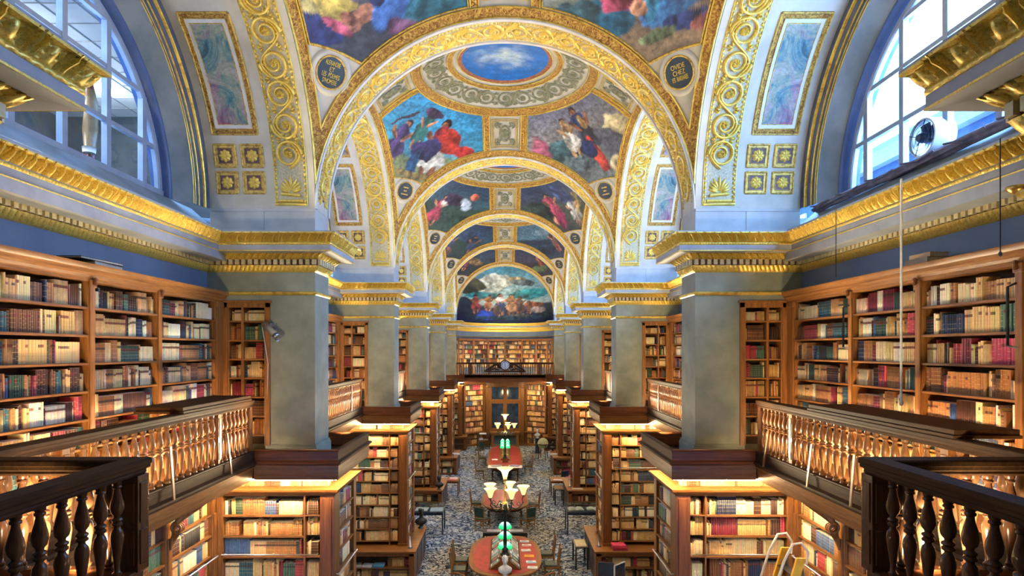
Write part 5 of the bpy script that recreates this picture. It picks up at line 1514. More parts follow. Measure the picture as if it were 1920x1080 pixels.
# wooden block on the near end of the rack carries the first torchere
blk = thing('pedestal_block', 'small wooden block under the torchere at the near end of the rack', 'pedestal', (0, 17.55, .784))
mb = MB(); mb.box(-.20, .20, -.17, .17, 0, .06); mb.box(-.16, .16, -.14, .14, .06, .44); mb.box(-.19, .19, -.165, .165, .44, .50); mb.build('block', M['wood'], blk, bevel=.008)
torchere(0, 17.55, 1.285, 'tall bronze torchere with six lit opal glass shades on the nearest table')
torchere(0, 34.9, 1.0, 'tall bronze torchere with lit opal shades in front of the far garden window')
blk = thing('pedestal_block', 'small wooden block under the far torchere', 'pedestal', (0, 34.9, .784))
mb = MB(); mb.box(-.18, .18, -.16, .16, 0, .05); mb.box(-.15, .15, -.13, .13, .05, .215); mb.build('block', M['wood'], blk, bevel=.008)
def bust(x, y, z, mat, label, sc=1.0, rz=0, ped=True):
    B = thing('bust', label, 'bust', (x, y, z), rz)
    S = sc
    mb = MB(); mb.lathe([(.12 * S, 0), (.12 * S, .03 * S), (.08 * S, .05 * S), (.065 * S, .10 * S), (.09 * S, .13 * S)], seg=16); mb.build('socle', M[mat], B, smooth=True)
    mb = MB()
    P = []
    for zz, rx, ry, oy in ((.12, .10, .08, 0), (.17, .19, .12, 0), (.24, .235, .135, .005), (.31, .225, .125, .01), (.36, .15, .10, .01), (.40, .075, .075, .0), (.45, .062, .068, -.005), (.48, .070, .08, -.012), (.52, .082, .10, -.014), (.58, .092, .112, -.01), (.64, .088, .112, -.005), (.69, .066, .09, 0), (.715, .03, .04, 0), (.72, .002, .002, 0)):
        t = np.linspace(0, 2 * math.pi, 18, endpoint=False)
        P.append([(rx * S * math.cos(q), (oy + ry * math.sin(q)) * S - (.018 * S if (.5 < zz < .56 and abs(q - 1.5 * math.pi) < .2) else 0), zz * S) for q in t])
    mb.grid(np.array(P), closed_v=True)
    bd = mb.build('figure', M[mat], B, smooth=True)
    mb = MB(); mb.sphere((0, -.118 * S, .55 * S), .017 * S, .03 * S, .03 * S, 6, 8)
    for sx in (-1, 1): mb.sphere((sx * .088 * S, 0, .57 * S), .014 * S, .025 * S, .035 * S, 6, 8); mb.sphere((sx * .035 * S, -.098 * S, .60 * S), .018 * S, .012 * S, .010 * S, 6, 8)
    mb.build('face', M[mat], B, smooth=True)
    mb = MB()
    rr = random.Random(3)
    for i in range(26):
        a = rr.uniform(.1, math.pi - .1) if i < 18 else rr.uniform(0, 6.28); zz = rr.uniform(.60, .70)
        mb.sphere((.085 * S * math.cos(a), .10 * S * math.sin(a), zz * S), .03 * S, .03 * S, .026 * S, 5, 7)
    mb.build('hair', M[mat], B, smooth=True)
    return B
bust(0, 17.15, .786, 'marble', 'white marble bust facing the camera at the near end of the red table', .86)
for i, y in enumerate((18.05, 19.05, 20.1)):
    L = thing('green_lamp', 'lit green-glass dome lamp on the rack ridge, %s from the camera' % ordinal(i + 1), 'lamp', (0, y, 1.085), group='green table lamps')
    mb = MB(); mb.lathe([(.06, 0), (.06, .02), (.02, .04), (.014, .30)], seg=12); mb.build('stem', M['brass'], L, smooth=True)
    mb = MB(); mb.lathe([(.225, .25), (.22, .29), (.19, .35), (.13, .41), (.05, .445), (.02, .45), (.02, .435), (.12, .395), (.18, .335), (.208, .28), (.213, .25)], seg=24, cap=False); mb.build('lamp_shade', M['green_glow'], L, smooth=True)
    mb = MB(); mb.sphere((0, 0, .34), .035, nu=6, nv=8); mb.build('bulb', M['bulb'], L, smooth=True)
for i, y in enumerate((36.2, 37.2, 38.4)):
    for s in (-1, 1):
        L = thing('green_lamp', 'lit green-glass lamp on the farthest table, %s row, %s from the camera' % (SIDE[s], ordinal(i + 1)), 'lamp', (s * .16, y, .985), group='green table lamps')
        mb = MB(); mb.lathe([(.05, 0), (.05, .02), (.015, .04), (.012, .45)], seg=10); mb.build('stem', M['brass'], L, smooth=True)
        mb = MB(); mb.lathe([(.16, .40), (.15, .45), (.10, .55), (.04, .62), (.02, .63)], seg=18, cap=False); mb.build('lamp_shade', M['green_glow'], L, smooth=True)
        mb = MB(); mb.sphere((0, 0, .50), .03, nu=6, nv=8); mb.build('bulb', M['bulb'], L, smooth=True)

# upholstered chair, facing +Y at rotation zero
def make_chair():
    Cc = thing('reading_chair', '', 'chair', group='reading chairs')
    for sx in (-1, 1):
        mb = MB(); mb.tube([(sx * .22, .21, .0), (sx * .22, .21, .20), (sx * .225, .22, .43)], [.016, .02, .024], 8); mb.build('leg', M['wood'], Cc, smooth=True)
        mb = MB(); mb.tube([(sx * .19, -.27, 0), (sx * .195, -.22, .25), (sx * .205, -.21, .45), (sx * .22, -.25, .80), (sx * .225, -.29, 1.02)], [.016, .02, .024, .022, .018], 8); mb.build('leg', M['wood'], Cc, smooth=True)
    mb = MB(); mb.box(-.24, .24, -.22, .24, .37, .43); mb.build('seat_frame', M['wood_x'], Cc, bevel=.008)
    mb = MB(); mb.box(-.23, .23, -.20, .23, .43, .48); mb.build('seat', M['green_leather'], Cc, bevel=.02)
    mb = MB()
    P = [(-.20, -.222, .56), (.20, -.222, .56), (.205, -.262, .94), (-.205, -.262, .94)]
    mb.V = P + [(x, y - .035, z) for x, y, z in P]; mb.Fs = [(0, 1, 2, 3), (7, 6, 5, 4), (0, 4, 5, 1), (1, 5, 6, 2), (2, 6, 7, 3), (3, 7, 4, 0)]
    mb.build('backrest', M['green_leather'], Cc, bevel=.012)
    mb = MB(); mb.tube([(-.225, -.285, 1.0), (-.1, -.31, 1.035), (.1, -.31, 1.035), (.225, -.285, 1.0)], .024, 8); mb.tube([(-.21, -.235, .54), (.21, -.235, .54)], .018, 8); mb.build('back_rail', M['wood_x'], Cc, smooth=True)
    mb = MB(); mb.tube([(-.20, 0, .18), (.20, 0, .18)], .012, 6); mb.tube([(-.22, .21, .18), (-.195, -.22, .2)], .012, 6); mb.tube([(.22, .21, .18), (.195, -.22, .2)], .012, 6); mb.build('stretcher', M['wood_x'], Cc, smooth=True)
    return Cc
ch0 = make_chair()
CH = {}
for o in bpy.data.objects:
    if o.parent is not None: CH.setdefault(o.parent.name, []).append(o)
H_ = math.pi / 2
CHAIRS = [(-1.45, 19.6, -H_, 'left side of the nearest red table, farther of two'), (-1.45, 18.75, -H_, 'left side of the nearest red table, nearer of two'), (-1.05, 16.95, -.75, 'near left corner of the nearest red table'),
          (1.42, 20.2, H_, 'right side of the nearest red table, farthest of its row'), (1.50, 19.2, H_, 'right side of the nearest red table, middle of its row'), (1.05, 17.0, .7, 'near right corner of the nearest red table'),
          (-.92, 24.35, -.55, 'near left corner of the middle red table'), (.92, 24.35, .55, 'near right corner of the middle red table'), (-1.3, 26.9, -H_, 'left side of the middle red table'), (1.3, 26.7, H_, 'right side of the middle red table'),
          (-1.45, 34.2, -H_, 'left side of the farthest red table, nearest of its row'), (-1.45, 38.2, -H_, 'left side of the farthest red table, beyond the others'), (1.40, 35.6, H_, 'right side of the farthest red table'), (-1.75, 41.3, 2.6, 'left of the aisle end, near the garden window')]
for i, (x, y, rz, w) in enumerate(CHAIRS):
    lb = 'green leather chair at the ' + w if i != 13 else 'green leather chair standing ' + w
    if i == 0: ch0.location = (x, y, 0); ch0.rotation_euler = (0, 0, rz); ch0['label'] = lb
    else: copy_tree(ch0, lb, (x, y, 0), rz, chmap=CH)

# side tables and desks between the piers
def desk(x0, x1, y0, y1, z, label, mat, name='desk', glass=False, leg='navy'):
    D = thing(name, label, 'table' if not glass else 'display case', ((x0 + x1) / 2, (y0 + y1) / 2, 0))
    a, b = (x1 - x0) / 2, (y1 - y0) / 2
    mb = MB(); mb.box(-a, a, -b, b, z - .05, z); mb.build('desk_top', M[mat], D, bevel=.006)
    for sx in (-1, 1):
        for sy in (-1, 1):
            mb = MB(); mb.box(sx * (a - .05), sx * a, sy * (b - .05), sy * b, 0, z - .05); mb.build('leg', M[leg], D)
    if glass:
        mb = MB(); mb.box(-a, a, -b, b, z + .16, z + .165); mb.box(-a, -a + .005, -b, b, z, z + .16); mb.box(a - .005, a, -b, b, z, z + .16); mb.box(-a, a, b - .005, b, z, z + .16); mb.box(-a, a, -b, -b + .005, z, z + .16); mb.build('glass_cover', M['glass_case'], D)
    mb = MB(); mb.box(-a + .02, a - .02, -b + .02, b - .02, z - .12, z - .05); mb.build('apron', M[leg], D)
    return D
desk(-4.4, -2.45, 23.6, 24.5, .90, 'navy display table with white papers under glass, on the left', 'navy', 'display_table', True)
desk(2.45, 4.4, 23.6, 24.5, .90, 'dark display table with open books under glass, on the right', 'navy', 'display_table', True)
def flat(name, x, y, z, w, d, t, hx, label, rz=0, cat='paper', grp=None):
    G = thing(name, label, cat, (x, y, z), rz, grp)
    mb = MB(); mb.box(-w / 2, w / 2, -d / 2, d / 2, 0, t); mb.build('cover' if cat != 'paper' else 'sheet', cmat(hx, .7), G)
    return G
def open_book(x, y, z, label, rz=0, w=.62, d=.45):
    G = thing('open_book', label, 'book', (x, y, z), rz)
    for s in (-1, 1):
        u = np.linspace(0, 1, 8); top = [(s * w / 2 * q, .012 + .045 * math.sin(math.pi * min(1, q * 1.05)) ** .7) for q in u]
        mb = MB(); mb.grid(np.array([[(px, yy, pz) for px, pz in top] for yy in (-d / 2, d / 2)])); mb.box(0, s * w / 2, -d / 2, d / 2, 0, .012); mb.build('page_block', M['paper'], G, angle=40)
    mb = MB(); mb.box(-w / 2 - .02, w / 2 + .02, -d / 2 - .015, d / 2 + .015, -.001, .004); mb.build('binding', cmat('#5c3a24'), G)
    return G
flat('paper', -2.75, 24.05, .901, .5, .6, .006, '#c9d4e2', 'pale printed sheet at the right end of the left display table', .05)
flat('paper', -3.35, 24.05, .901, .5, .5, .012, '#dfe3e6', 'white open pamphlet in the middle of the left display table', -.04)
flat('paper', -3.95, 24.05, .901, .45, .55, .006, '#7c94ac', 'blue-grey print at the left end of the left display table', .1)
open_book(2.85, 24.05, .902, 'cream open volume nearest the aisle in the right display table', .04); open_book(3.6, 24.05, .902, 'second cream open volume in the right display table', -.05)
desk(-4.3, -2.35, 30.0, 31.0, .74, 'wooden desk with papers and a pink folder between the third and fourth left piers', 'wood_x', 'desk', False, 'red_z')
desk(2.3, 4.3, 30.0, 31.0, .74, 'wooden desk with papers and a dark computer between the right piers', 'wood_x', 'desk', False, 'red_z')
flat('folder', -2.65, 30.25, .741, .46, .34, .03, '#c86a5c', 'pink folder on the left desk nearest the aisle', .05, 'folder'); flat('paper', -2.62, 30.6, .741, .4, .3, .02, '#dad8de', 'white paper pile behind the pink folder', .1)
flat('paper', -3.2, 30.55, .741, .5, .35, .05, '#d2d8e4', 'large white paper pile on the left desk', -.2); flat('paper', -3.75, 30.4, .741, .36, .3, .04, '#98a8c8', 'blue paper pile on the left desk, farthest from the aisle', .3)
flat('paper', 2.72, 30.22, .741, .55, .3, .02, '#dcd4da', 'white paper pile on the right desk nearest the aisle', -.1); flat('folder', 3.3, 30.65, .741, .46, .34, .07, '#a8486c', 'pink folder on the right desk', .15, 'folder'); flat('paper', 3.75, 30.3, .741, .4, .3, .03, '#c8ccd8', 'white paper pile at the wall end of the right desk', .2)
def monitor(x, y, z, rz, label, frame='black', w=.50, hh=.34):
    D = thing('computer_monitor', label, 'monitor', (x, y, z), rz)
    mb = MB(); mb.box(-w / 2, w / 2, -.02, .02, .12, .12 + hh); mb.build('housing', M[frame], D, bevel=.008)
    mb = MB(); mb.box(-w / 2 + .025, w / 2 - .025, -.0215, -.02, .145, .12 + hh - .025); mb.build('screen', M['night_glass'], D)
    mb = MB(); mb.box(-.03, .03, .0, .03, .01, .2); mb.box(-.12, .12, -.09, .09, 0, .014); mb.build('stand', M[frame], D)
    return D
monitor(3.05, 30.45, .741, .5, 'dark computer monitor on the right desk between the piers', 'navy', .44, .3)
# bottom right: computer desk, chair back, ladder, red boxes
desk(2.55, 4.3, 16.35, 17.3, .75, 'wooden computer desk at the lower right, in front of the pier counter', 'wood_x', 'desk', False, 'navy')
monitor(2.86, 16.95, .751, -.12, 'dark flat monitor at the aisle end of the lower right desk', 'navy', .46, .42)
monitor(3.22, 16.8, .751, .75, 'white-framed monitor turned sideways on the lower right desk', 'white_paint', .5, .44)
oc = thing('office_chair', 'blue office chair with a rounded back at the lower right desk', 'chair', (3.72, 15.85, 0), math.pi)
mb = MB(); P = []
for t in np.linspace(0, 1, 9):
    wdt = .24 * (1 - .35 * max(0, (t - .55) / .45) ** 2); P.append([(wdt * q, .20 + .03 * q * q - .04 * t, .52 + .46 * t) for q in np.linspace(-1, 1, 9)])
P = np.array(P); mb.grid(P); Q = P.copy(); Q[..., 1] += .05; mb.grid(Q, flip=True)
for e in (0, -1): mb.grid(np.stack([P[e], Q[e]], 0))
for e in (0, -1): mb.grid(np.stack([P[:, e], Q[:, e]], 0))
bl = m_noise('blue_upholstery', (.10, .19, .34), (.17, .28, .45), 30, .8); mb.build('backrest', bl, oc, smooth=True)
mb = MB(); mb.box(-.24, .24, -.25, .22, .43, .50); mb.build('seat', bl, oc, bevel=.03)
mb = MB(); mb.tube([(0, 0, .08), (0, 0, .43)], .03, 10); mb.tube([(0, .22, .44), (0, .27, .6)], .025, 8); mb.build('column', M['black'], oc, smooth=True)
for q in range(5):
    a = q * 1.2566; mb = MB(); mb.tube([(0, 0, .10), (.28 * math.cos(a), .28 * math.sin(a), .06)], [.028, .018], 8); mb.sphere((.28 * math.cos(a), .28 * math.sin(a), .03), .03, nu=6, nv=8); mb.build('leg', M['black'], oc, smooth=True)
flat('boxed_book', 3.62, 18.95, 1.001, .46, .36, .06, '#8c2440', 'dark red boxed volume at the bottom of the pile on the right counter', .03, 'book'); flat('boxed_book', 3.63, 18.95, 1.062, .45, .35, .05, '#b83450', 'bright red boxed volume in the middle of the pile on the right counter', -.02, 'book')
flat('boxed_book', 3.60, 18.96, 1.113, .42, .33, .05, '#c8405c', 'pale-topped red boxed volume crowning the pile on the right counter', .05, 'book'); 
def stepladder():
    L = thing('step_ladder', 'tall yellow step ladder with cream hand hoops at the lower right', 'ladder', (4.55, 9.75, 0))
    for s in (-1, 1):
        mb = MB(); mb.V = []
        y = s * .26
        P = [(-1.10, y, 0), (-.98, y, 0), (.22, y, 4.0), (.08, y, 4.0)]
        mb.V = [(a, b - .022, c) for a, b, c in P] + [(a, b + .022, c) for a, b, c in P]
        mb.Fs = [(0, 1, 2, 3), (7, 6, 5, 4), (0, 4, 5, 1), (1, 5, 6, 2), (2, 6, 7, 3), (3, 7, 4, 0)]; mb.build('stile', M['yellow'], L)
        mb = MB(); mb.tube([(.15, y, 4.0), (.42, y, 2.0), (.60, y, 0)], .02, 8); mb.build('rear_leg', M['steel'], L, smooth=True)
        mb = MB(); mb.tube([(-.45, y, 2.6), (-.30, y, 3.4), (-.12, y, 3.95), (.02, y, 4.22), (.16, y, 4.24), (.26, y, 4.10), (.24, y, 3.9)], .02, 8); mb.build('hand_hoop', M['cream_tube'], L, smooth=True)
    for i in range(13):
        z = .30 + i * .285; x = -1.03 + z / 4 * 1.18
        mb = MB(); mb.box(x - .06, x + .10, -.245, .245, z - .02, z); mb.build('step', M['black'] if i == 12 else M['wood'], L)
    return L
stepladder()
hp = thing('cable_loop', 'loop of thin cream cable hanging below the right platform balustrade', 'cable', (3.25, 5.05, 5.0))
mb = MB(); mb.tube([(.03, .10, -.02), (.02, .12, .35), (.08, .12, .52), (.20, .12, .56), (.32, .12, .48), (.40, .12, .30), (.44, .12, .1)], .008, 6); mb.build('cable', M['cream_tube'], hp, smooth=True)
bust(-2.98, 27.05, 1.001, 'bronze', 'dark bronze bust on the counter of the third left pier', .85, .3)
bust(-2.98, 21.2, 1.001, 'bronze', 'dark bronze bust on the far end of the second left pier counter', .95, .4)
bust(2.98, 37.4, 1.001, 'bronze', 'dark bronze bust on the counter of the fourth right pier', .8, -.3)
def lamp_small(x, y, label, mat):
    L = thing('desk_lamp', label, 'lamp', (x, y, 1.001))
    mb = MB(); mb.lathe([(.08, 0), (.08, .02), (.02, .03)], seg=14); mb.build('base', M['navy'], L, smooth=True)
    mb = MB(); mb.tube([(0, 0, .02), (-.02, .02, .20), (-.03, .06, .36)], [.028, .03, .024], 8); mb.build('stem', M[mat], L, smooth=True)
lamp_small(-3.02, 19.05, 'small white tube lamp on the second left pier counter', 'white_paint'); lamp_small(3.02, 19.2, 'small steel tube lamp on the second right pier counter', 'steel'); lamp_small(3.0, 27.6, 'small white tube lamp on the third right pier counter', 'white_paint')
flat('paper', 3.3, 27.2, 1.001, .5, .25, .01, '#d8cfb8', 'cream sheet on the third right pier counter'); flat('paper', -2.95, 36.2, 1.001, .4, .5, .05, '#d4d0dc', 'white paper pile on the fourth left pier counter', .3)
flat('paper', 2.95, 36.0, 1.001, .45, .4, .07, '#dcdce0', 'white paper pile on the fourth right pier counter', .2)
for s, y, c in ((1, 20.35, '#c9bc94'), (1, 28.6, '#8c6c3c')):
    D = thing('side_table', ('narrow black side table with a cream blotter against the right pier counter' if y < 25 else 'narrow side table against the third right pier counter'), 'table', (s * 2.56, y, 0))
    mb = MB(); mb.box(-.22, .22, -.45, .45, .70, .74); mb.build('desk_top', M['black'], D)
    for sx in (-1, 1):
        for sy in (-1, 1): mb = MB(); mb.box(sx * .22 - sx * .05, sx * .22, sy * .40, sy * .45, 0, .70); mb.build('leg', M['black'], D)
    flat('blotter', s * 2.56, y, .741, .36, .7, .012, c, 'cream blotter on the narrow side table beside the %s right pier' % ('second' if y < 25 else 'third'), 0, 'blotter')
# console with two keyboards behind the nearest table, bench beyond
cs = desk(-.80, .80, 21.45, 22.0, .74, 'dark console table at the far end of the nearest reading table', 'black', 'console_table', False, 'black')
for s in (-1, 1):
    G = thing('keyboard', 'white keyboard on the %s half of the dark console table' % SIDE[s], 'keyboard', (s * .40, 21.7, .741), s * .08)
    mb = MB(); mb.box(-.25, .25, -.12, .12, 0, .025); mb.build('case', M['white_paint'], G, bevel=.006)
    mb = MB()
    for r_ in range(4):
        for c_ in range(12): mb.box(-.225 + c_ * .038, -.195 + c_ * .038, -.09 + r_ * .045, -.055 + r_ * .045, .025, .033)
    mb.build('keys', M['steel'], G)
bn = thing('bench', 'low wooden bench behind the dark console table', 'bench', (0, 22.75, 0))
mb = MB(); mb.box(-.85, .85, -.16, .16, .42, .47); mb.build('seat', M['honey'], bn, bevel=.006)
for sx in (-1, 1): mb = MB(); mb.box(sx * .7 - .03, sx * .7 + .03, -.14, .14, 0, .42); mb.build('leg', M['wood'], bn)
# near end of the far table: white cloth board with picture books
bd = thing('display_board', 'white-edged board with picture books at the near end of the farthest table', 'display board', (0, 33.25, .785))
mb = MB(); mb.box(-.95, .95, -.22, .5, 0, .03); mb.build('board', M['paper'], bd, bevel=.004)
flat('picture_book', -.52, 33.5, .816, .5, .34, .04, '#a89c98', 'grey picture book on the left of the display board', .3, 'book'); flat('picture_book', .0, 33.55, .816, .4, .3, .03, '#8c4c38', 'red-brown picture book in the middle of the display board', .0, 'book'); flat('picture_book', .55, 33.5, .816, .5, .34, .04, '#9c8ca8', 'mauve picture book on the right of the display board', -.35, 'book')
flat('paper', -.62, 35.6, .786, .34, .3, .02, '#e0d8da', 'white sheet on the left of the farthest red table', .1)
# globe, bust on pedestal, cart near the apse
gl = thing('globe', 'pale green library globe on a dark stand near the far right pier', 'globe', (2.55, 40.2, 0))
mb = MB(); mb.sphere((0, 0, 1.05), .36, nu=14, nv=20); mb.build('sphere', m_noise('globe_map', (.30, .36, .16), (.60, .58, .34), 3, .4), gl, smooth=True)
mb = MB(); mb.tube([(.42 * math.cos(t), .42 * math.sin(t), 1.0) for t in np.linspace(0, 2 * math.pi, 30, endpoint=False)], .03, 8, True); mb.build('horizon_ring', M['dark_x'], gl, smooth=True)
for q in range(4): a = q * H_ + .4; mb = MB(); mb.tube([(.40 * math.cos(a), .40 * math.sin(a), 1.0), (.30 * math.cos(a), .30 * math.sin(a), .5), (.36 * math.cos(a), .36 * math.sin(a), 0)], [.025, .03, .02], 8); mb.build('leg', M['dark_z'], gl, smooth=True)
pd = thing('pedestal', 'narrow navy pedestal carrying a marble bust near the far right', 'pedestal', (2.30, 42.6, 0))
mb = MB(); mb.box(-.19, .19, -.19, .19, 0, .06); mb.box(-.15, .15, -.15, .15, .06, 1.0); mb.box(-.18, .18, -.18, .18, 1.0, 1.05); mb.build('block', M['navy'], pd, bevel=.01)
bust(2.30, 42.6, 1.052, 'marble', 'white marble bust on a navy pedestal near the far right', .9)
ct = thing('book_cart', 'dark open cart with white papers left of the garden window', 'cart', (-1.6, 44.4, 0))
for z in (.15, .6, 1.05): mb = MB(); mb.box(-.45, .45, -.25, .25, z, z + .03); mb.build('shelf', M['black'], ct)
for sx in (-1, 1): mb = MB(); mb.box(sx * .45 - .02, sx * .45 + .02, -.25, .25, .03, 1.25); mb.build('side_panel', M['black'], ct)
flat('paper', -1.8, 44.35, .631, .3, .3, .16, '#d8dce4', 'white paper pile on the left of the dark cart', .2); flat('paper', -1.4, 44.35, .631, .3, .3, .10, '#c8ae84', 'tan paper pile on the right of the dark cart', -.1); flat('paper', -1.65, 44.35, 1.081, .5, .3, .08, '#dfe3ea', 'white paper pile on top of the dark cart', .1)
# papers on the base shelf of the second left pier case
yc = pcy(2)
for i, (x, w, hx, t) in enumerate([(-4.35, .3, '#c8d0d4', .06), (-4.0, .34, '#3c94c4', .05), (-3.98, .34, '#7cb0cc', .03), (-4.7, .3, '#a8a89c', .08)]):
    z = .466 + (.051 if i == 2 else 0)
    flat('paper', x, yc - 1.16, z, w, .24, t, hx, ['white paper pile on the lower shelf of the second left pier case', 'bright blue file on the lower shelf of the second left pier case', 'pale blue file lying on the bright blue file', 'grey paper pile on the lower shelf of the second left pier case'][i], .1 * (i - 1.5), 'file' if 'file' in ['', 'file', 'file', ''][i] else 'paper')
# ------------------------------------------------------------------ reading ledges on the gallery rails, braces, small fittings
def ledge(x0, x1, y0, y1, label):
    G = thing('reading_ledge', label, 'reading ledge', ((x0 + x1) / 2, (y0 + y1) / 2, 6.417), group='reading ledges on the gallery rails')
    a, b = abs(x1 - x0) / 2, (y1 - y0) / 2
    mb = MB(); mb.box(-a, a, -b, b, .0, .035); mb.box(-a + .015, a - .015, -b + .015, b - .015, .035, .09); mb.build('board', M['rail_y'], G, bevel=.006)
    mb = MB()
    for y in (-b + .12, 0, b - .12): mb.box(-a + .02, a - .04, y - .015, y + .015, -.0, .002)
    mb.build('batten', M['wood_x'], G)
ledge(-5.16, -4.47, 8.3, 10.55, 'wide oak reading ledge on the left gallery rail')
ledge(4.47, 5.16, 5.95, 8.85, 'wide oak reading ledge on the right gallery rail')
for s, y, z1, t, w in ((-1, 7.95, 6.0, .07, 'nearer'), (-1, 9.62, 5.95, .04, 'farther'), (1, 10.2, 5.92, -.02, 'farthest'), (1, 8.72, 5.92, .03, 'middle'), (1, 7.62, 5.95, .06, 'nearest')):
    G = thing('brace_slat', 'thin wooden slat propped against the %s balustrade, %s one' % (SIDE[s], w), 'slat', (s * 4.405, y, 5.31), group='slats propped on the balustrades')
    mb = MB(); mb.V = [(-.008, -.022, 0), (.008, -.022, 0), (.008, .022, 0), (-.008, .022, 0), (s * .09 - .008, t - .022, z1 - 5.3), (s * .09 + .008, t - .022, z1 - 5.3), (s * .09 + .008, t + .022, z1 - 5.3), (s * .09 - .008, t + .022, z1 - 5.3)]
    mb.Fs = [(3, 2, 1, 0), (4, 5, 6, 7), (0, 1, 5, 4), (1, 2, 6, 5), (2, 3, 7, 6), (3, 0, 4, 7)]; mb.build('slat', M['red_z'], G)
# camera on the left pier
cc = thing('security_camera', 'silver security camera on a bracket on the left pier', 'camera', (-4.44, pn(1), 7.66))
mb = MB(); mb.box(-.06, .06, -.03, 0, -.06, .16); mb.tube([(0, -.03, .12), (0, -.16, .12), (0, -.18, .02)], .022, 8); mb.build('bracket', M['steel'], cc, bevel=.004)
a0 = Vector((-.04, -.22, .08)); dr = Vector((.72, -.35, -.62)).normalized()
mb = MB(); mb.tube([a0 - dr * .10, a0 - dr * .095, a0 + dr * .24, a0 + dr * .245], [.05, .062, .062, .055], 14); mb.build('housing', M['steel'], cc, smooth=True)
mb = MB(); mb.tube([a0 + dr * .24, a0 + dr * .34, a0 + dr * .36], [.048, .05, .044], 14); mb.build('lens', M['black'], cc, smooth=True)
mb = MB(); mb.tube([a0 + dr * .30, a0 + dr * .365], [.058, .058], 14); mb.build('lens_ring', M['steel'], cc, smooth=True)
mb = MB(); mb.tube([a0 - dr * .1, a0 - dr * .22 + Vector((0, .05, -.06)), Vector((-.10, -.03, -.6)), Vector((-.12, -.02, -1.5))], .008, 6); mb.build('cable', M['rope'], cc, smooth=True)
# volumes lying on top of the gallery cases
def flatbook(x, y, z, w, d, t, hx, label, rz=0):
    G = thing('lying_book', label, 'book', (x, y, z), rz)
    mb = MB(); mb.box(-w / 2, w / 2, -d / 2, d / 2, 0, .006); mb.box(-w / 2, w / 2, -d / 2, d / 2, t - .006, t); mb.box(-w / 2, -w / 2 + .008, -d / 2, d / 2, 0, t); mb.build('cover', cmat(hx), G)
    mb = MB(); mb.box(-w / 2 + .008, w / 2 - .008, -d / 2 + .008, d / 2 - .008, .006, t - .006); mb.build('page_block', M['cream_edge'], G)
flatbook(-5.48, 8.05, 8.416, .30, .62, .05, '#5c4a34', 'brown book lying at the bottom of the pile on top of the left gallery bookcase', .05)
flatbook(-5.48, 7.92, 8.467, .32, .80, .03, '#1c2838', 'thin dark book lying over the pile on top of the left gallery bookcase', -.03)
flatbook(5.48, 7.75, 8.416, .30, .46, .07, '#8c7450', 'tan book lying at the bottom of the pile on top of the right gallery bookcase', -.04)
flatbook(5.48, 7.72, 8.487, .26, .36, .06, '#a8803c', 'yellow-brown book lying on the pile on top of the right gallery bookcase', .06)
def cord(name, pts, r, mat, label, cat='cord', knob=None):
    G = thing(name, label, cat, pts[0]); p0 = Vector(pts[0])
    mb = MB(); mb.tube([Vector(p) - p0 for p in pts], r, 6); mb.build('line', M[mat], G, smooth=True)
    if knob:
        mb = MB(); e = Vector(pts[-1]) - p0; mb.sphere((e.x, e.y, e.z), knob, knob, knob * 1.6, 8, 10); mb.build('tassel', M[mat], G, smooth=True)
cord('pull_cord', [(5.12, 7.72, 9.52), (5.12, 7.72, 8.9), (5.12, 7.72, 8.3), (5.12, 7.72, 6.62)], .014, 'rope', 'white pull cord hanging from the right cornice', 'cord', .024)
cord('blind_wire', [(5.14, 6.20, 9.50), (5.14, 6.20, 8.30)], .006, 'black', 'thin dark wire hanging at the right edge of the photo', 'wire', .018)
cord('blind_wire', [(5.14, 9.28, 9.50), (5.14, 9.28, 8.44)], .006, 'black', 'thin dark wire hanging near the right pier', 'wire')
for y, w in ((9.36, 'farther'), (6.30, 'nearer')):
    G = thing('ladder_hook', 'black vertical hook rail on the right gallery bookcase post, %s one' % w, 'bracket', (5.36, y, 7.35), group='hook rails')
    mb = MB(); mb.tube([(-.06, 0, 0), (-.06, 0, .62), (.03, 0, .66)], .014, 6); mb.build('rail', M['black'], G, smooth=True)
    mb = MB(); mb.tube([(-.06, 0, 0), (.03, 0, -.02)], .012, 6); mb.build('bracket', M['steel'], G, smooth=True)
fl = thing('floodlight', 'small brass dish floodlight below the right cornice', 'lamp', (5.20, 6.05, 8.93))
mb = MB(); mb.lathe([(.02, -.05), (.06, -.04), (.10, 0), (.11, .03), (.10, .03), (.05, -.02)], seg=16); mb.build('dish', M['brass'], fl, smooth=True)
mb = MB(); mb.tube([(0, 0, -.04), (.25, 0, -.06), (.5, 0, -.06)], .014, 8); mb.build('arm', M['black'], fl, smooth=True)
for k in (1,):
    for s in (-1, 1):
        G = thing('tube_fixture', 'white tube light on top of the %s gallery bookcase, second bay' % SIDE[s], 'lamp', (s * 5.40, bc(k) - .6, 8.417))
        mb = MB(); mb.box(-.05, .05, -.6, .6, 0, .05); mb.build('housing', M['white_paint'], G); mb = MB(); mb.tube([(0, -.58, .08), (0, .58, .08)], .03, 8); mb.build('tube', M['tube_light'], G, smooth=True)
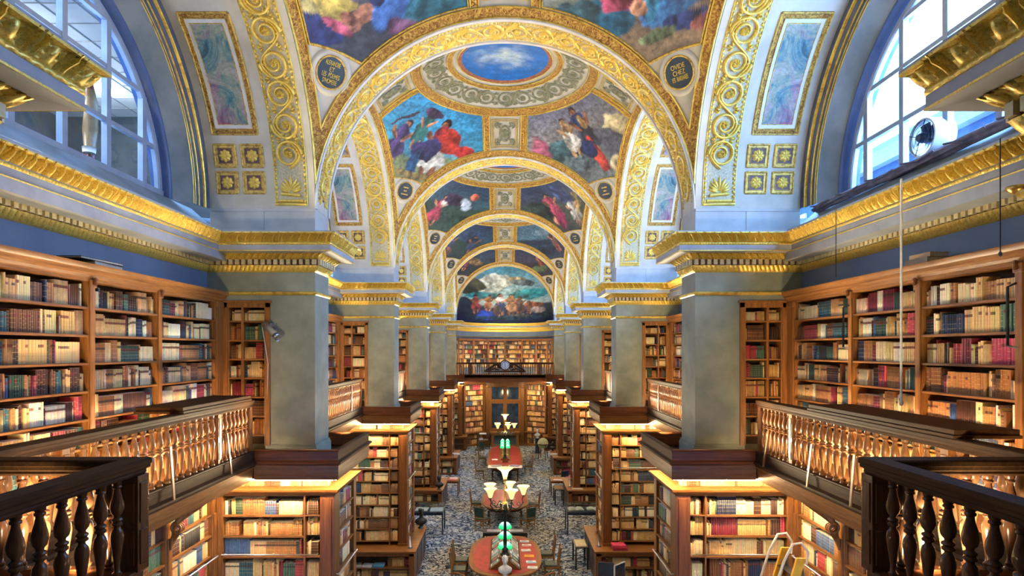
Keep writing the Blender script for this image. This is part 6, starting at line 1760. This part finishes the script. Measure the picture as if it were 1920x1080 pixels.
# fan and rolled blind on the right sill
fn = thing('fan', 'round white ventilation fan standing on the right window sill', 'fan', (5.90, 8.46, 10.31))
th = np.linspace(0, 2 * math.pi, 32, endpoint=False)
def xring(prof): return np.array([[(x, r * math.cos(t), r * math.sin(t)) for t in th] for x, r in prof])
mb = MB(); mb.grid(xring([(0, .245), (0, .27), (.015, .275), (.30, .275), (.30, .25), (.02, .245)]), closed_v=True); mb.build('drum', M['white_paint'], fn, angle=40)
mb = MB(); mb.grid(xring([(-.05, .001), (-.05, .05), (.0, .075), (.16, .075), (.16, .001)]), closed_v=True); mb.build('motor', M['navy'], fn, angle=40)
for q in range(5):
    a = q * 2 * math.pi / 5; u = np.linspace(0, 1, 6); w = np.linspace(-1, 1, 5)
    P = np.array([[(.10 + .05 * v * (1 - .4 * t), (.07 + .165 * t) * math.cos(a + v * .26), (.07 + .165 * t) * math.sin(a + v * .26)) for v in w] for t in u])
    mb = MB(); mb.grid(P); Q = P.copy(); Q[..., 0] += .006; mb.grid(Q, flip=True); mb.build('blade', M['navy'], fn, smooth=True)
mb = MB()
for r_ in (.10, .17, .235): mb.tube([(-.02, r_ * math.cos(t), r_ * math.sin(t)) for t in th], .004, 5, True)
for q in range(4): a = q * math.pi / 2 + .4; mb.tube([(-.02, .04 * math.cos(a), .04 * math.sin(a)), (-.02, .25 * math.cos(a), .25 * math.sin(a))], .006, 5)
mb.build('guard', M['black'], fn, smooth=True)
mb = MB(); mb.box(.06, .24, -.14, .14, -.30, -.255); mb.build('foot', M['steel'], fn)
rb = thing('rolled_blind', 'long rolled brown-grey blind lying on the right window sill', 'blind', (5.80, bc(0), 9.95))
rgb_ = random.Random(4)
mb = MB(); ys_ = np.linspace(-2.6, 3.35, 60)
rings_ = []
for y in ys_:
    rings_.append([(.075 * math.cos(t) * (1 + .25 * math.sin(5 * t + y * 1.3)) + .02 * math.sin(y * 2), y, -.02 + .06 * math.sin(t) * (1 + .3 * math.sin(4 * t - y * 2.1))) for t in np.linspace(0, 2 * math.pi, 22, endpoint=False)])
mb.grid(np.array(rings_), closed_v=True); mb.build('cloth', M['drape'], rb, smooth=True)
mb = MB()
for q in range(7): 
    y0_ = -2.4 + q * .85; mb.tube([(-.08, y0_, .02), (-.10, y0_ + .3, -.03), (-.06, y0_ + .7, .05)], .014, 6)
mb.build('fold', M['drape'], rb, smooth=True)
# office corridor seen through the left lunette
of = thing('office_corridor', 'corridor with a white boarded ceiling behind the left lunette window', 'corridor', (-6.5, bc(0), 9.9), kind='structure')
mb = MB(); mb.box(-4.2, 0, -4.4, 6.5, 3.0, 3.06)
mb.build('ceiling_board', M['office_ceiling'], of)
mb = MB()
for x in np.arange(-4.0, 0, .6): mb.box(x - .008, x + .008, -4.4, 6.5, 2.985, 3.0)
for y in np.arange(-4.2, 6.5, .6): mb.box(-4.2, 0, y - .008, y + .008, 2.985, 3.0)
mb.build('ceiling_grid', M['fascia'], of)
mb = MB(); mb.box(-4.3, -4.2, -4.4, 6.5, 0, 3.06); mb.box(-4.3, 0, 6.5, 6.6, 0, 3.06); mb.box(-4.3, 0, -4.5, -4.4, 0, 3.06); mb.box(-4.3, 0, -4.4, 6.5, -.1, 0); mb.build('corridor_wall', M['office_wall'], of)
mb = MB()
for x in (-2.1,):
    for y in (-2.4, .0, 2.4, 4.6): mb.box(x - .09, x + .09, y - .6, y + .6, 2.955, 2.985)
mb.build('tube_light', M['tube_light'], of)
mb = MB()
for x, y in ((-1.2, 1.3), (-3.2, 3.4)): mb.box(x - .28, x + .28, y - .28, y + .28, 2.96, 2.985)
mb.build('vent_grille', M['stone'], of)
for y in (-2.4, .0, 2.4, 4.6):
    d = bpy.data.lights.new('office_tube', 'POINT'); d.energy = 45; d.color = (.8, .92, 1); d.shadow_soft_size = .3
    o = bpy.data.objects.new('office_tube', d); o.location = (-8.6, bc(0) + y, 12.2); COL.objects.link(o)
fg = thing('furled_flags', 'furled flags in red and green with a tan cover behind the left window', 'flags', (-7.3, bc(0) + 2.75, 9.91))
mb = MB(); mb.tube([(-.1, .04, 0), (-.02, .0, 2.3)], .02, 8); mb.tube([(-.2, .2, 0), (-.1, .1, 2.4)], .02, 8); mb.build('pole', M['honey'], fg, smooth=True)
mb = MB(); mb.tube([(-.05, .0, .95), (-.04, .0, 1.3), (-.02, 0, 1.75), (-.02, 0, 2.0)], [.09, .12, .10, .05], 12); mb.build('cover', cmat('#8c6c40'), fg, smooth=True)
mb = MB(); mb.tube([(-.06, .0, .88), (-.06, .0, .98)], [.10, .11], 12); mb.build('cover_cuff', M['paper'], fg, smooth=True)
mb = MB(); mb.tube([(-.16, .16, .5), (-.14, .14, 1.2), (-.1, .1, 1.75), (-.08, .06, 2.35)], [.05, .10, .09, .03], 10); mb.build('red_cloth', cmat('#8c2038'), fg, smooth=True)
mb = MB(); mb.tube([(-.24, .30, .9), (-.22, .28, 1.3), (-.2, .22, 1.7)], [.05, .10, .04], 10); mb.build('green_cloth', cmat('#2c5a4a'), fg, smooth=True)
# wing of the palace seen through the right lunette
pw = thing('palace_wing', 'blue-grey palace wing with a slate roof outside the right window', 'building', (22, 32, 0), kind='structure')
mb = MB(); mb.box(0, 8, -28, 30, 0, 18.0); mb.build('facade', M['stone_far'], pw)
mb = MB(); mb.box(-.5, 8, -28, 30, 18.0, 18.5); mb.box(-.3, 8, -28, 30, 18.5, 18.9); mb.box(-.25, 8, -28, 30, 13.4, 13.7); mb.build('cornice', M['frame_paint'], pw)
mb = MB(); mb.V = [(0, -28, 18.9), (0, 30, 18.9), (4, 30, 21.6), (4, -28, 21.6), (8, 30, 18.9), (8, -28, 18.9)]; mb.Fs = [(0, 1, 2, 3), (3, 2, 4, 5)]; mb.build('roof', M['slate_roof'], pw)
for y in np.arange(-26, 30, 3.2):
    mb = MB(); mb.box(-.06, .1, y - .6, y + .6, 14.2, 17.0); mb.build('window', M['night_glass'], pw)
    mb = MB(); mb.box(-.12, .0, y - .8, y - .6, 14.1, 17.2); mb.box(-.12, 0, y + .6, y + .8, 14.1, 17.2); mb.box(-.14, 0, y - .85, y + .85, 17.0, 17.3); mb.build('window_surround', M['white_paint'], pw)
# ------------------------------------------------------------------ books: the 300 largest in the picture stand alone, the rest of the library is one mass
def proj(p):
    return CX + F * p[0] / p[1], CY - F * (p[2] - ZC) / p[1]
cands = []
for i, b in enumerate(BOOKS):
    if b[8] is None: continue
    P, a, o, w, hh = b[0], b[1], b[2], b[3], b[4]
    if P.y < 1: continue
    A_ = proj(P); B_ = proj(P + a * w); C_ = proj(P + Vector((0, 0, hh)))
    cx_ = (A_[0] + B_[0]) / 2
    if not (2 < min(A_[0], B_[0]) and max(A_[0], B_[0]) < 1918 and 0 < C_[1] < A_[1] < 1078): continue
    cands.append((abs(B_[0] - A_[0]) * abs(A_[1] - C_[1]), i))
cands.sort(reverse=True)
pick = [i for _, i in cands[:300]]
pickset = set(pick)
def book_geo():
    return [(0, -1), (0, -.035), (.25, 0), (.75, 0), (1, -.035), (1, -1)]
BG = np.array(book_geo())
bfaces = [(0, 1, 7, 6), (1, 2, 8, 7), (2, 3, 9, 8), (3, 4, 10, 9), (4, 5, 11, 10), (6, 7, 8, 9, 10, 11)]
# single books share one mesh; colour comes from the object
mb = MB()
for z in (0, 1):
    for u, v in BG: mb.V.append((u, v, z)); mb.UV[len(mb.V) - 1] = (u, z)
mb.Fs = list(bfaces) + [(5, 0, 6, 11)]
mb.MI = {5: 1, 6: 1}
proto = mb.build('book', [M['book_one'], M['cream_edge']])
bme = proto.data; bpy.data.objects.remove(proto)
cnt_row = {}
for i in sorted(pick, key=lambda j: (BOOKS[j][8], BOOKS[j][10])):
    P, a, o, w, hh, d, c, rnd, info, cname, idx = BOOKS[i]
    ob = bpy.data.objects.new('book', bme); COL.objects.link(ob)
    Mx = Matrix(((a.x * w, o.x * d, 0, P.x), (a.y * w, o.y * d, 0, P.y), (0, 0, hh, P.z + .001), (0, 0, 0, 1)))
    ob.matrix_world = Mx
    ob.color = (*c, 1)
    cnt_row[info] = cnt_row.get(info, 0)
    if info[0] == 'g':
        s, j, r = info[1:]
        lb = '%s leather book, %s along %s shelf, %s compartment, %s gallery bookcase' % (cname, ordinal(idx), SHELFW[r], COMPW[(s, j)], SIDE[s])
    else:
        s, k, r = info[1:]
        lb = '%s leather book, %s along %s shelf, first %s pier bookcase' % (cname, ordinal(idx), ORD[r], SIDE[s])
    tag(ob, lb, 'book', 'leather-bound books on the shelves')
# mass
rest = [b for i, b in enumerate(BOOKS) if i not in pickset]
n = len(rest)
P = np.array([tuple(b[0]) for b in rest]); A = np.array([tuple(b[1]) for b in rest]); O = np.array([tuple(b[2]) for b in rest])
W = np.array([b[3] for b in rest]); HH = np.array([b[4] for b in rest]); DD = np.array([b[5] for b in rest])
CC = np.array([(*b[6], b[7]) for b in rest])
V = np.zeros((n, 12, 3)); UVv = np.zeros((12, 2))
for z in (0, 1):
    for q in range(6):
        u, v = BG[q]
        V[:, z * 6 + q] = P + A * (u * W)[:, None] + O * (v * DD)[:, None] + np.array([0, 0, 1.0]) * (z * HH + .001)[:, None]
        UVv[z * 6 + q] = (u, z)
me = bpy.data.meshes.new('books')
me.vertices.add(n * 12); me.vertices.foreach_set('co', V.ravel())
fl = [len(f) for f in bfaces]; per = sum(fl)
loops = np.concatenate([np.array(f) for f in bfaces])
LI = (loops[None, :] + (np.arange(n) * 12)[:, None]).ravel()
me.loops.add(n * per); me.loops.foreach_set('vertex_index', LI.astype(np.int32))
st = np.concatenate([[0], np.cumsum(fl)[:-1]]); ST = (st[None, :] + (np.arange(n) * per)[:, None]).ravel()
me.polygons.add(n * 6); me.polygons.foreach_set('loop_start', ST.astype(np.int32))
me.materials.append(M['book']); me.materials.append(M['cream_edge'])
me.update(calc_edges=True)
mi = np.zeros((n, 6), np.int32); mi[:, 5] = 1; me.polygons.foreach_set('material_index', mi.ravel())
lay = me.uv_layers.new(name='UVMap'); lay.data.foreach_set('uv', UVv[loops][None].repeat(n, 0).ravel())
at = me.color_attributes.new('Col', 'FLOAT_COLOR', 'POINT'); at.data.foreach_set('color', CC[:, None, :].repeat(12, 1).ravel())
me.validate()
ob = bpy.data.objects.new('books', me); COL.objects.link(ob)
tag(ob, 'thousands of leather-bound volumes filling every other shelf of the library', 'books', kind='stuff')
